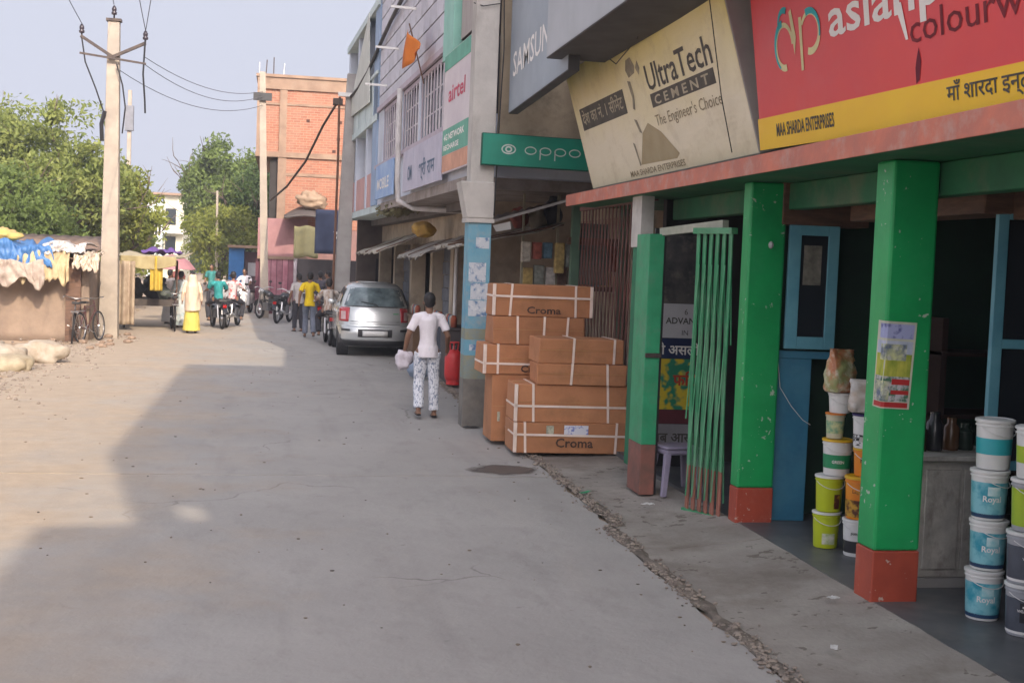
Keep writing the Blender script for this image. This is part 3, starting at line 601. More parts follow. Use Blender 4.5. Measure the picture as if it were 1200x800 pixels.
# ---------------------------------------------------------------- poster on near pillar
m_x = mat('poster_photo_print', (.55, .58, .30), (.10, .14, .22), scale=11, contrast=(.38, .6), detail=6, rough=.45, spot=(.75, .74, .70), spot_amt=.8, spot_scale=18)
m_pos_top = mat('poster_sky_print', (.75, .76, .80), (.03, .04, .25), scale=5, contrast=(.42, .52), detail=3, rough=.4)
pp = thing('pillar_poster', (3.75, 7.35, 1.3), 'crop poster with blue top and red footer pasted askew on the near green pillar', 'poster')
tilt = R(-3.5)
def pq(x, y):   # poster coordinates -> bent round the pillar corner; x from 0 (left) to .30, y 0..0.54
    X = x*1.16 - .115 + y*.045; Z = 1.30+y-x*.035
    if X < 0: return (3.68+.0-.004, 7.356-X*1.0, Z)
    return (3.68+X, 7.352, Z)
def pband(name, x0, x1, y0, y1, m, d=0):
    mb = MB(); 
    def fn(u, v):
        p = pq(x0+(x1-x0)*u, y0+(y1-y0)*v); q = Vector(p)
        return q+Vector((-d if q.x < 3.679 else 0, -d, 0))
    mb.grid(fn, 14, 4); return mb.build(name, m, pp)
pband('paper', 0, .255, 0, .54, mat('poster_cream_border', (.62, .64, .5), rough=.5))
pband('print', .03, .243, .435, .525, mat('poster_indigo', (.03, .035, .2), (.35, .38, .6), scale=9, contrast=(.5, .62), detail=3), .001)
pband('print', .012, .243, .34, .42, mat('poster_pale_blue', (.52, .56, .68), (.36, .42, .5), scale=12), .001)
pband('print', .012, .243, .20, .34, mat('poster_crop_yellow', (.55, .52, .08), (.22, .30, .03), scale=14, stretch=(1, 1, .35), detail=3), .001)
pband('print', .012, .243, .045, .20, mat('poster_mixed_panel', (.5, .48, .5), (.06, .16, .09), scale=16, contrast=(.42, .55), detail=3), .001)
pband('print', .012, .13, .05, .17, m_x, .0018)
pband('print', .05, .21, .30, .40, m_x, .0016)
pband('print', .14, .243, .15, .185, mat('poster_red', (.5, .03, .03), rough=.45), .002)
pband('print', .14, .243, .09, .115, mat('poster_red', (.5, .03, .03)), .002)
pband('print', .012, .243, .008, .04, mat('poster_red', (.5, .03, .03)), .0015)

# ---------------------------------------------------------------- buckets
def bucket(label, body, lidc, band=None, h=.30, r=.105, handle=True, loc=(0, 0, 0), rz=0, text=None, tcol=None, shield=False, extra=None, group='stacked buckets in the paint shop'):
    t = local('bucket', label, 'bucket', group)
    P = lambda z: r*(.88+.12*z/h)
    pr = [(P(0)*.96, 0), (P(0), .01), (P(h*.85), h*.85), (P(h*.85)+.006, h*.855), (P(h*.85)+.006, h*.88), (P(h*.9), h*.885), (P(h)*1.0, h*.94)]
    MB().lathe(pr, n=32).build('body', body, t, smooth=True, auto=35)
    MB().lathe([(P(h)+.002, h*.93), (P(h)+.008, h*.935), (P(h)+.008, h*.985), (P(h)*.97, h), (P(h)*.92, h*.985), (P(h)*.5, h*.985)], n=32).build('lid', lidc, t, smooth=True, auto=35)
    if band:
        for (z0, z1, m) in band:
            MB().lathe([(P(z0*h)+.0012, z0*h), (P(z1*h)+.0012, z1*h)], n=32, cap=False).build('label_print', m, t, smooth=True)
    if extra:
        for (a0, a1, z0, z1, m) in extra:
            mb = MB(); mb.grid(lambda u, v: ((P((z0+(z1-z0)*v)*h)+.0022)*math.cos(R(a0+(a1-a0)*u)), (P((z0+(z1-z0)*v)*h)+.0022)*math.sin(R(a0+(a1-a0)*u)), (z0+(z1-z0)*v)*h), 10, 2); mb.build('label_print', m, t, smooth=True)
    if text:
        for (body_, a, z, size, m) in text:
            mb = MB(); F = (Vector((0, 0, 0)), Vector((1, 0, 0)), Vector((0, 0, 1)), Vector((0, -1, 0))); mb.text(body_, F, 0, 0, size, 0, bold=.02)
            if mb.v:
                xs = [p[0] for p in mb.v]; cx = (min(xs)+max(xs))/2; rr = P(z*h)+.003; vv = []
                for p in mb.v: an = R(a)+(p[0]-cx)/rr; vv.append((rr*math.cos(an), rr*math.sin(an), z*h+p[2]))
                mb.v = vv; mb.build('lettering', m, t)
    if handle:
        mb = MB(); mb.tube([((r+.008)*math.cos(a), (r+.008)*math.sin(a), h*.87-.06*abs(math.sin(a-.0))) for a in [R(-170+i*16) for i in range(11)]], .0028, 5); mb.build('handle', white_p, t)
    return put(t, loc, rz)
m_teal = mat('teal_label_print', (.03, .30, .40), (.22, .52, .58), scale=9, contrast=(.45, .62), rough=.35, detail=3)
m_teal2 = mat('turquoise_stripe_print', (.04, .42, .46), (.03, .35, .4), scale=3, rough=.35)
m_navy = mat('navy_label_print', (.02, .06, .14), rough=.35)
m_lime = mat('lime_bucket_plastic', (.52, .60, .02), (.46, .54, .02), scale=3, rough=.35)
m_lime2 = mat('lime_label_print', (.40, .52, .02), (.30, .45, .03), scale=4, rough=.35)
m_yl = mat('yellow_lid_plastic', (.80, .48, .02), rough=.4)
m_or = mat('orange_label_print', (.78, .30, .02), (.70, .20, .02), scale=4, rough=.35)
m_choc = mat('brown_chocolate_print', (.10, .03, .015), (.55, .30, .03), scale=14, contrast=(.42, .55), detail=3, rough=.35)
m_blk = mat('black_label_print', (.03, .03, .035), rough=.4)
m_gry = mat('slate_grey_label', (.10, .11, .14), (.06, .07, .09), scale=5, rough=.4)
m_silv = mat('silver_grey_bucket', (.42, .43, .46), rough=.4)
m_grl = mat('leaf_green_label', (.02, .30, .12), rough=.4)
bz = .082
c0 = (4.215, 6.98)
wht = lambda: white_p
pale_patch = mat('pale_aqua_print', (.7, .8, .8), (.2, .55, .6), scale=9)  # paler aqua patch for the teal labels
for k in range(3):
    bucket('white bucket with teal wave label, '+['on the floor, bottom', 'second from the floor', 'third from the floor'][k]+' of the stack nearest the counter', white_p, white_p, [(.12, .76, m_teal), (.05, .13, m_navy)], .300, .108, loc=(c0[0]+.012*(k % 2), c0[1], bz+k*.302), rz=.3*k,
           text=[('Royal', -110-17*k, .38, .05, m_wh)], extra=[(-125-17*k, -85-17*k, .5, .68, pale_patch)])
bucket('white bucket with a turquoise stripe topping the stack nearest the counter', white_p, white_p, [(.30, .62, m_teal2)], .300, .108, loc=(c0[0]+.02, c0[1]+.01, bz+3*.302), rz=.2)
c1 = (4.275, 6.64)
for k in range(2):
    bucket('white bucket with slate shield label, '+['on the floor at the right edge of the photo', 'resting on the lowest slate one at the right edge'][k], m_silv, white_p, [(.10, .74, m_gry), (.05, .10, m_wh)], .300, .108, loc=(c1[0]-.01*k, c1[1], bz+k*.302), rz=.2*k, extra=[(-135, -95, .28, .66, m_blk), (-128, -102, .56, .60, m_wh)], text=[('WEATHER', -115, .48, .022, m_wh)])
bucket('lime green labelled bucket standing on the slate labelled ones', m_silv, white_p, [(.10, .82, m_lime2)], .300, .108, loc=(c1[0], c1[1], bz+2*.302), extra=[(-135, -110, .12, .40, m_wh)])
bucket('white bucket with lime and dark green label, above the all lime one', white_p, white_p, [(.30, .62, m_lime2)], .300, .108, loc=(c1[0]+.01, c1[1], bz+3*.302), text=[('Damp', -118, .42, .05, m_ink)])
bucket('plain white bucket with faint gold dots, topmost at the right edge', white_p, white_p, [(.45, .52, mat('gold_dots', (.6, .45, .1), (.75, .75, .73), scale=30, contrast=(.5, .55)))], .28, .104, loc=(c1[0]+.06, c1[1]+.02, bz+4*.302))
for k in range(3):
    bucket('pale bucket at the very right edge, '+['lowest', 'middle', 'upper'][k]+' of the column cut off by the photo', white_p, white_p, [(.15, .7, [m_gry, m_gry, m_teal][k])], .300, .108, loc=(c1[0]+.235, c1[1]-.04, bz+k*.302))
# left group behind the near pillar
a0 = (4.06, 8.90); b0 = (4.17, 8.62)
bucket('lime yellow bucket with white lid on the floor left of the near pillar', m_lime, white_p, None, .27, .100, loc=(a0[0], a0[1], bz), extra=[(-130, -70, .12, .42, mat('pale_label', (.7, .68, .6), (.4, .5, .2), scale=20))])
bucket('lime yellow bucket with white lid resting on the lowest lime one', m_lime, white_p, None, .27, .102, loc=(a0[0]+.01, a0[1], bz+.272), extra=[(-90, -60, .1, .5, m_choc)])
bucket('white bucket with green label and yellow lid in the left stack', white_p, m_yl, [(.20, .58, m_grl)], .27, .108, loc=(a0[0]+.055, a0[1]-.01, bz+.545), text=[('GREEN', -110, .35, .03, m_wh)])
bucket('small cream tub with an orange lid in the left stack', mat('cream_tub', (.65, .62, .45)), mat('orange_lid', (.75, .22, .02)), [(.2, .7, mat('tub_label', (.6, .6, .3), (.1, .3, .2), scale=20))], .19, .068, False, loc=(a0[0]+.03, a0[1], bz+.817))
bucket('small plain white tub on top of the orange lidded tub', white_p, white_p, None, .15, .085, loc=(a0[0]+.06, a0[1], bz+1.008))
bucket('white bucket with black base label on the floor beside the near pillar', white_p, white_p, [(.10, .42, m_blk)], .27, .098, loc=(b0[0], b0[1], bz), text=[('putty', -120, .6, .03, m_ink)])
bucket('orange bucket with chocolate brown print above the black labelled one', m_or, m_yl, [(.05, .45, m_choc)], .31, .105, loc=(b0[0]+.01, b0[1], bz+.272), text=[('Legend', -118, .62, .035, m_choc)])
bucket('orange tub with small black print above the chocolate printed bucket', m_or, m_yl, None, .20, .085, loc=(b0[0]+.04, b0[1], bz+.584), text=[('FS', -125, .5, .05, m_ink)])
bucket('white bucket with black patterned label and dark lid beside the near pillar', white_p, mat('indigo_lid', (.04, .03, .12)), [(.08, .40, mat('bw_print', (.7, .7, .7), (.02, .02, .02), scale=28, contrast=(.48, .52)))], .25, .098, loc=(b0[0]+.035, b0[1], bz+.786))
# sacks/bags on top
def blob(name, r, label, cat, m, loc, rz=0, amp=.25, fr=6, squash=None, n=28, k=20):
    mb = MB().ell((0, 0, r[2]), r, n, k); vs = []
    for p in mb.v:
        q = Vector(p)-Vector((0, 0, r[2])); d = 1+amp*noise.noise(Vector(loc)+q*fr)+amp*.5*noise.noise(Vector(loc)+q*fr*2.3)
        if squash: 
            s_ = lambda t: math.copysign(abs(t)**squash, t); q = Vector((s_(q.x/r[0])*r[0], s_(q.y/r[1])*r[1], s_(q.z/r[2])*r[2]))
        q = q*d; vs.append((q.x, q.y, max(0, q.z+r[2])))
    mb.v = vs; o = mb.build(name, m, smooth=True); put(o, loc, rz); return tag(o, label, cat)
def pouch(label, m, loc, rz, w=.10, d=.075, h=.33, seed=0):
    prof = [(0, .80, .8), (.02, .92, .95), (.15, 1, 1), (.4, .98, 1), (.6, .93, .85), (.75, .92, .6), (.87, .97, .3), (.94, 1.0, .16), (1, 1.02, .10)]
    mb = MB(); n = 40
    for i in range(len(prof)*3-2):
        a = i/3; k = min(int(a), len(prof)-2); f = a-k; z, rx, ry = [prof[k][q]*(1-f)+prof[k+1][q]*f for q in range(3)]
        for jn in range(n):
            t = 2*math.pi*jn/n; c_, s_ = math.cos(t), math.sin(t); x = math.copysign(abs(c_)**.6, c_)*rx*w; y = math.copysign(abs(s_)**.6, s_)*ry*d
            wr = .010*noise.noise(Vector((x*22+seed, y*22, z*h*30)))+.006*noise.noise(Vector((x*50, y*50+seed, z*h*60)))
            mb.v.append((x+c_*wr, y+s_*wr*1.6, z*h+.012*noise.noise(Vector((x*14, seed, 1)))*z))
    R_ = len(prof)*3-2; mb.f = [(i*n+q, i*n+(q+1) % n, (i+1)*n+(q+1) % n, (i+1)*n+q) for i in range(R_-1) for q in range(n)]+[tuple(range(n))[::-1], tuple((R_-1)*n+q for q in range(n))]; mb.m = [0]*len(mb.f)
    return tag(put(mb.build('bag', m, smooth=True), loc, rz), label, 'bag')
pouch('crumpled green and orange printed bag on top of the left bucket stack', mat('printed_bag_film', (.46, .17, .07), (.30, .32, .13), scale=7, contrast=(.42, .56), rough=.3, spot=(.72, .68, .55), spot_amt=.8, spot_scale=9, bump=.3, bscale=20), (a0[0]+.05, a0[1], bz+1.16), .3, .115, .085, .32, 3)
pouch('rumpled white plastic bag lying on the patterned bucket beside the pillar', mat('crumpled_white_film', (.66, .63, .60), (.44, .36, .28), scale=8, rough=.35, bump=.3, bscale=16), (b0[0]+.02, b0[1]+.03, bz+1.04), -.4, .11, .09, .24, 8)

# ---------------------------------------------------------------- cartons
m_card = mat('brown_corrugated_card', (.47, .215, .10), (.39, .17, .078), scale=2, rough=.85, bump=.05, spot=(.26, .125, .055), spot_amt=.6, spot_scale=2.5, rnd=.14)
m_tape = mat('pale_pink_strap', (.82, .70, .62), (.70, .58, .50), scale=5, rough=.5)
m_seam = mat('glossy_packing_tape', (.46, .25, .10), (.42, .22, .09), rough=.3)
m_cink = mat('black_marker_ink', (.03, .02, .02), (.1, .05, .03), scale=20)
def carton(label, x0, x1, y0, y1, z0, z1, vs=(.15, .8), hs=(.5,), txt=None, rz=0, stickers=(), dz=.0):
    t = thing('carton', ((x0+x1)/2, (y0+y1)/2, z0), label, 'carton', 'cartons piled outside the brown gate')
    w = x1-x0; d = y1-y0; h = z1-z0
    F = frame((x0, y0, z0), (1, 0, 0), (0, 0, 1))
    mb = MB(); 
    def dent(p): q = Vector(p); return q
    mb.hexa([(X+random.uniform(-.009, .009), Y+random.uniform(0, .012)*(1 if Y == y0 else -1), Z+random.uniform(-.007, .0)) for X, Y, Z in ((x0, y0, z0), (x1, y0, z0), (x1, y1, z0), (x0, y1, z0), (x0, y0, z1), (x1, y0, z1), (x1, y1, z1), (x0, y1, z1))]); o = mb.build('box', m_card, t, bevel=.012)
    mb = MB().box(x0+.01, x1-.01, y0+d*.5-.02, y0+d*.5+.02, z1-.001, z1+.0012); rect(mb, F, .01, w-.01, h*.52, h*.52+.005, 0, .0012); mb.build('seam', m_seam, t)
    e = .0035
    for q in vs:
        jx = random.uniform(-.015, .015)*(1+0*q); x = x0+w*q
        mb = MB(); sk = random.uniform(-.02, .02)
        mb.hexa([(x-.013, y0-e, z0), (x+.013, y0-e, z0), (x+.013, y0-.0005, z0), (x-.013, y0-.0005, z0), (x-.013+sk, y0-e, z1+e), (x+.013+sk, y0-e, z1+e), (x+.013+sk, y0-.0005, z1+e), (x-.013+sk, y0-.0005, z1+e)])
        mb.hexa([(x-.013+sk, y0-e, z1+.0005), (x+.013+sk, y0-e, z1+.0005), (x+.013+sk, y1+e, z1+.0005), (x-.013+sk, y1+e, z1+.0005), (x-.013+sk, y0-e, z1+e+.001), (x+.013+sk, y0-e, z1+e+.001), (x+.013+sk, y1+e, z1+e+.001), (x-.013+sk, y1+e, z1+e+.001)])
        mb.build('strap', m_tape, t)
    for q in hs:
        z = z0+h*q; sk = random.uniform(-.012, .002)
        mb = MB(); mb.hexa([(x0-e, y0-e-.001, z-.012), (x1+e, y0-e-.001, z-.012+sk), (x1+e, y0-.0006, z-.012+sk), (x0-e, y0-.0006, z-.012), (x0-e, y0-e-.001, z+.012), (x1+e, y0-e-.001, z+.012+sk), (x1+e, y0-.0006, z+.012+sk), (x0-e, y0-.0006, z+.012)])
        mb.box(x0-e, x0-.0005, y0-e, y1, z-.012, z+.012); mb.build('strap', m_tape, t)
    if hs:
        for xx in (x0-.0045, x1-.03):
            MB().box(xx, xx+.035, y0-.0045, y0+.035, z0+.004, z1-.004).build('corner_guard', m_tape, t, bevel=.003)
    if txt:
        mb = MB(); mb.text(txt[0], F, w*txt[1], h*txt[2], txt[3], .002, bold=.02, width=txt[4]); mb.build('lettering', m_cink, t)
    for (sx0, sx1, sy0, sy1, m) in stickers:
        mb = MB(); rect(mb, F, w*sx0, w*sx1, h*sy0, h*sy1, 0, .0015); mb.build('sticker', m, t)
    t.rotation_euler.z = rz; return t
m_stk = mat('blue_white_sticker', (.20, .25, .55), (.65, .66, .72), scale=18, contrast=(.45, .55), detail=2); m_stg = mat('pale_green_sticker', (.5, .5, .38), (.25, .26, .2), scale=30)
carton('long brown carton with blue sticker and white straps on the ground, nearest of the pile', 2.55, 3.84, 13.62, 14.24, .05, .385, (.10, .88), (.6,), ('Croma', .36, .20, .14, .42), R(-1), [(.43, .64, .62, .92, m_stk), (.275, .34, .6, .9, m_stg)])
carton('long brown carton strapped in white lying directly on the blue stickered one', 2.55, 3.86, 13.64, 14.24, .388, .80, (.16, .80), (.42,), None, R(-1))
carton('flat brown carton with two vertical straps, lower of the front top pair', 2.78, 3.78, 13.60, 14.15, .803, 1.035, (.38, .79), (), None, R(-2))
carton('flat brown carton topmost of the front pile', 2.78, 3.74, 13.62, 14.18, 1.038, 1.31, (.40, .88), (), None, R(.5))
carton('tall plain brown carton standing on the ground behind the front pile', 2.43, 3.2, 14.5, 15.1, .05, .83, (), (), None, 0, [(.09, .13, .3, .44, m_stg)])
carton('brown carton strapped in white jutting out to the left, second level of the rear pile', 2.31, 3.35, 14.48, 15.1, .833, 1.175, (.16, .9), (.35,), ('Croma', .42, .08, .11, .36), R(1))
carton('plain brown carton with three vertical straps, third level of the rear pile', 2.42, 3.50, 14.5, 15.12, 1.178, 1.50, (.27, .55, .80), (), None, R(-.5))
carton('wide brown carton with a cross strap crowning the rear pile', 2.41, 3.58, 14.5, 15.05, 1.503, 1.87, (.17, .83), (.62,), ('Croma', .34, .1, .11, .40), R(-1))

# ---------------------------------------------------------------- concrete pillar with posters
pl = thing('concrete_pillar', (2.46, 16.3, 0), 'tall square concrete pillar with blue painted, postered lower half left of the cartons', 'pillar')
m_pc = mat('grey_pillar_cement', (.50, .485, .455), (.39, .375, .355), scale=2, rough=.9, bump=.3, bscale=18, spot=(.22, .2, .18), spot_amt=.5, spot_scale=2, streak=.3)
MB().box(2.32, 2.62, 16.1, 16.45, 2.66, 7.0).build('shaft', m_pc, pl, bevel=.01)
MB().hexa([(2.29, 16.06, 2.66), (2.63, 16.06, 2.66), (2.63, 16.48, 2.66), (2.29, 16.48, 2.66), (2.19, 16.06, 3.12), (2.63, 16.06, 3.12), (2.63, 16.48, 3.12), (2.19, 16.48, 3.12)]).build('capital', m_pc, pl, bevel=.015)
m_pb = mat('flaking_blue_pillar_paint', (.11, .31, .43), (.17, .36, .45), scale=4, rough=.7, bump=.2, spot=(.35, .35, .33), spot_amt=.7, spot_scale=5)
m_pg = mat('grimy_grey_base', (.20, .19, .17), (.13, .12, .11), scale=5, rough=.9, bump=.3, spot=(.30, .27, .22), spot_amt=.5)
m_pog = mat('worn_olive_paint', (.28, .27, .17), (.20, .26, .26), scale=6, rough=.8, bump=.2)
for z0, z1, m in ((.0, .62, m_pg), (.62, .92, m_pog), (.92, 1.12, m_pb), (1.12, 1.26, m_pog), (1.26, 2.64, m_pb)):
    MB().box(2.32, 2.61, 16.1, 16.45, z0, z1-.001).build('shaft_section', m, pl)
MB().box(2.28, 2.64, 16.07, 16.47, 2.605, 2.659).build('ledge', m_pc, pl)
Fq = frame((2.32, 16.098, 0), (1, 0, 0), (0, 0, 1))
m_pap = mat('torn_pale_paper', (.52, .56, .60), (.10, .20, .36), scale=13, contrast=(.36, .5), detail=4, rough=.8, spot=(.75, .75, .73), spot_amt=.8, spot_scale=9)
for (x0, x1, y0, y1) in ((.03, .26, 1.42, 1.62), (.05, .27, 1.63, 1.84), (.02, .24, 1.85, 2.10), (.10, .27, 2.28, 2.42), (.06, .20, .98, 1.06)):
    mb = MB(); rect(mb, Fq, x0, x1, y0, y1, -.001, .002); mb.build('torn_poster', m_pap, pl)
mb = MB(); mb.tube([(2.62, 16.07, 6.6), (2.68, 16.05, 4.8), (2.66, 16.07, 4.0), (2.63, 16.06, 2.7)], .009, 6); mb.tube([(2.62, 16.07, 5.35), (2.4, 16.06, 5.30), (2.3, 16.2, 5.36)], .007, 6); mb.build('cable', black, pl)

exec_parts = []
# ---------------------------------------------------------------- shop arcade recess between pillar and gate (Y 16.5 .. 20)
rec = thing('arcade_shop', (4.3, 18.3, 0), 'dim recessed shop under the green signboard with a leaning tin awning', 'shop')
m_ol = mat('stained_ochre_plaster', (.50, .42, .31), (.34, .28, .20), scale=1.6, rough=.9, bump=.2, spot=(.10, .09, .07), spot_amt=.6, spot_scale=2)
MB().box(2.75, 8, 16.62, 16.78, 3.55, 6.5).build('upper_wall', m_ol, rec)
MB().box(2.75, 8, 16.62, 20.4, 3.40, 3.549).build('slab', m_pc, rec)
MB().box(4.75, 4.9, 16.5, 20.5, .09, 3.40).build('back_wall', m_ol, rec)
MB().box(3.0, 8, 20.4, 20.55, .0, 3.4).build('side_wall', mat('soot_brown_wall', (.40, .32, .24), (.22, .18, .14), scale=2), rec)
for x, c in ((3.94, (.12, .22, .15)), (4.62, (.10, .18, .13))):
    MB().box(x, x+.11, 17.3, 17.42, .09, 3.1).build('post', mat('grey_green_post_%d' % (x*10), c, rough=.7), rec)
MB().box(3.9, 4.75, 17.35, 17.45, 2.40, 2.5).build('beam', brown_wood, rec)
MB().box(3.35, 4.7, 17.9, 17.96, 1.75, 1.82).build('shelf_board', brown_wood, rec)
MB().box(4.05, 4.5, 17.42, 17.46, 1.85, 2.7).build('shutter', mat('dull_green_shutter', (.07, .12, .10), (.04, .08, .07), scale=5, stretch=(1, 1, 5)), rec)
for k, (x, z, c) in enumerate([(3.35, 2.8, (.25, .06, .04)), (3.62, 2.75, (.45, .4, .3)), (3.85, 2.82, (.06, .06, .07)), (3.3, .9, (.32, .27, .2)), (3.55, 1.1, (.25, .1, .08)), (3.8, 1.2, (.05, .05, .06)), (4.2, 1.1, (.25, .14, .1))]):
    o = blob('bundle', (.13, .12, .17+.04*(k % 3)), ['dull red', 'beige', 'black', 'tan', 'maroon', 'black', 'rust coloured'][k]+' bundle '+['hung leftmost under the ochre ceiling', 'hung between the red and black bundles under the ceiling', 'hung right of the beige one under the ceiling', 'stacked left on the shop floor behind the cartons', 'stacked behind the cartons beside the tan one', 'stacked behind the cartons beside the maroon one', 'set by the green post behind the cartons'][k], 'bundle', mat('bundle_%d' % k, c, scale=6), (x, 18.2, z-.2 if k < 3 else .09), amp=.3)
    if k >= 3: o.scale = (1, 1, 3.2)
random.seed(41)
gcol = [(.55, .50, .42), (.45, .12, .08), (.12, .22, .30), (.55, .40, .15), (.30, .32, .28), (.60, .56, .52), (.16, .10, .08)]
for k in range(9):
    x = 3.3+.16*k; hgt = random.uniform(.18, .45); MB().box(x, x+.13, 17.6+.03*(k % 3), 17.72+.03*(k % 3), 2.42-hgt, 2.42).build('hanging_goods', mat('hung_goods_%d' % (k % 7), gcol[k % 7], tuple(v*.5 for v in gcol[k % 7]), scale=14), rec, bevel=.015)
for k in range(8):
    x = 3.38+.165*k; hgt = random.uniform(.12, .32); MB().box(x, x+.14, 17.88, 18.0, 1.822, 1.822+hgt).build('shelf_goods', mat('hung_goods_%d' % ((k+3) % 7), gcol[(k+3) % 7], scale=14), rec, bevel=.008)
for k in range(3): MB().box(3.35+.5*k, 3.38+.5*k, 17.9, 17.95, .09, 3.39).build('door_frame', mat('pale_timber_frame', (.36, .33, .24), (.24, .22, .16), scale=5), rec)
aw = thing('tin_awning', (3.6, 17.2, 2.8), 'corrugated tin awning with pale front edge sloping left under the green signboard', 'awning')
m_tin = mat('dull_tin', (.22, .19, .18), (.13, .11, .10), scale=3, rough=.6, metal=.3, spot=(.2, .1, .06), spot_amt=.6)
def tin(A, B, Cc, D, nwave, m, par, name='sheet', amp=.012):
    A, B, Cc, D = map(Vector, (A, B, Cc, D)); nrm = (B-A).cross(D-A).normalized()
    mb = MB(); mb.grid(lambda u, v: (A+(B-A)*u)*(1-v)+(D+(Cc-D)*u)*v+nrm*amp*math.sin(u*nwave*2*math.pi), nwave*4, 3); return mb.build(name, m, par, smooth=True, solid=.004)
tin((2.68, 16.9, 2.62), (4.25, 16.75, 3.12), (4.5, 18.2, 3.2), (2.9, 18.2, 2.75), 14, m_tin, aw)
MB().bar((2.62, 16.87, 2.61), (4.25, 16.72, 3.14), .03, .035).build('edge_bar', mat('pale_edge_bar', (.42, .4, .38)), aw)
mb = MB(); mb.poly([(2.75, 16.85, 2.6), (2.98, 16.85, 2.66), (3.0, 16.86, 2.56), (2.8, 16.86, 2.52)], .01, (0, 1, 0)); tag(mb.build('cloth', white_p), 'small white rag hooked on the tin awning edge', 'rag')

# ---------------------------------------------------------------- long grey building with tiled upper wall
Fm = frame((2.45, 16.5, 0), (.043, -1, 0), (0, 0, 1))       # x is negative away from the camera
mid = thing('long_grey_building', (3, 26, 0), 'long blue grey three storey building with tiled upper wall and barred windows', 'building')
m_bg = mat('pale_blue_grey_wall', (.56, .61, .70), (.47, .52, .61), scale=1.1, rough=.8, bump=.1, spot=(.28, .29, .31), spot_amt=.5, spot_scale=1, streak=.25)
m_tile = mat('grey_facing_tile', (.56, .56, .63), (.46, .46, .52), scale=2.5, rough=.6, spot=(.22, .2, .2), spot_amt=.5, spot_scale=2, rnd=.12)
m_joint = mat('dark_joint', (.045, .04, .045), rough=.9); m_mint = mat('mint_pillar_paint', (.26, .52, .44), (.20, .44, .37), scale=3, rough=.6, spot=(.3, .4, .36), spot_amt=.4)
m_lil = mat('lilac_window_surround', (.45, .40, .46), (.38, .33, .39), scale=3)
H = 9.4
def fb(mb, x0, x1, z0, z1, d0, d1): return rect(mb, Fm, x0, x1, z0, z1, d0, d1)
fb(MB(), -11.2, -.3, 5.2, H, -5.5, -.02).build('core', m_joint, mid)
fb(MB(), -11.2, -.3, 3.25, 4.07, -5.5, -.02).build('lower_band', m_bg, mid)
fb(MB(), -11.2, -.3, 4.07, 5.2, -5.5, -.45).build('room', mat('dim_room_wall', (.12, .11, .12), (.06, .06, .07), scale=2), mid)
fb(MB(), -10.25, -.6, 3.10, 3.249, -5.5, .02).build('floor_slab', mat('stained_slab', (.33, .29, .27), (.2, .17, .15), scale=3, rough=.9), mid)
tw, th_ = .66, .325
me_t = None
for j in range(13):
    for i in range(14):
        x1 = -2.42-i*tw-(tw/2 if j % 2 else 0); x0 = x1-tw+.018; z0 = 5.22+j*th_
        if x0 < -11.15: x0 = -11.15
        if x1-x0 < .1: continue
        if me_t is None or abs(x1-x0-tw+.018) > .01:
            o = fb(MB(), x0, x1, z0, z0+th_-.030, -.03, .006).build('tile', m_tile, mid)
            if me_t is None: me_t = (o, x0, z0)
        else:
            o = me_t[0].copy(); C.objects.link(o); dd = at(Fm, x0, z0)-at(Fm, me_t[1], me_t[2]); o.location = Vector(me_t[0].location)+dd
fb(MB(), -11.2, -2.4, 5.205, 5.30, .0, .05).build('lintel_band', m_lil, mid)
# barred windows band
for a, b_ in ((-2.5, -2.35), (-5.35, -5.15), (-7.75, -7.4), (-11.2, -10.3)): fb(MB(), a, b_, 4.07, 5.2, -.45, .0).build('mullion', m_bg, mid)
fb(MB(), -11.2, -2.35, 4.0, 4.069, -.1, .07).build('sill', m_lil, mid)
m_bar = mat('white_window_bar', (.62, .58, .62), (.45, .40, .44), scale=8, rough=.5)
for (wa, wb) in ((-5.15, -2.5), (-7.4, -5.35), (-10.3, -7.75)):
    w = fb(MB(), wa+.02, wb-.02, 4.08, 4.13, -.06, -.01); fb(w, wa+.02, wb-.02, 5.12, 5.19, -.06, -.01); wf_ = w.build('window', m_lil, mid)
    fb(MB(), wa+.03, wb-.03, 4.12, 5.13, -.12, -.11).build('pane', mat('dusky_pane', (.07, .055, .06), (.02, .02, .02), scale=3, contrast=(.45, .55), rough=.25), wf_)
    n = int((wb-wa)/.27)
    for i in range(n):
        x = wa+.1+i*(wb-wa-.2)/(n-1)
        fb(MB(), x-.04, x+.04, 4.13, 5.12, -.02, -.008).build('window_bar', m_bar if i % 4 else m_lil, wf_)
    for z in (4.45, 4.8): fb(MB(), wa+.05, wb-.05, z, z+.025, -.058, -.052).build('cross_bar', m_bar, wf_)
# mint pillar, left reveal, far open balconies
fb(MB(), -2.40, -1.55, 5.0, H, -.1, .10).build('mint_pilaster', m_mint, mid, bevel=.01)
fb(MB(), -1.5, -.3, 5.2, H, -.2, -.005).build('plain_bay', mat('pinkish_grey_bay', (.38, .35, .34), (.31, .28, .27), scale=2, stretch=(5, 5, 1)), mid)
for z in (5.9, 6.5, 7.2, 7.9): fb(MB(), -1.55, -.3, z, z+.03, .0, .02).build('bay_rail', steel_dark, mid)
m_balc = mat('pale_mint_balcony', (.56, .66, .66), (.47, .56, .57), scale=2, rough=.8, spot=(.3, .33, .33), spot_amt=.5, spot_scale=2, streak=.3)
x0, x1 = -18.3, -11.25
fb(MB(), x0, x1, 3.25, H, -5.5, -1.5).build('core', m_bg, mid)
fb(MB(), x0, x1, 5.06, 5.2, -1.5, .06).build('balcony_slab', m_balc, mid)
fb(MB(), x0, x1, 7.5, 7.66, -1.5, .08).build('balcony_slab', m_balc, mid)
fb(MB(), x0, x1, 3.1, 3.249, -5.5, .0).build('floor_slab', m_balc, mid)
n = 9
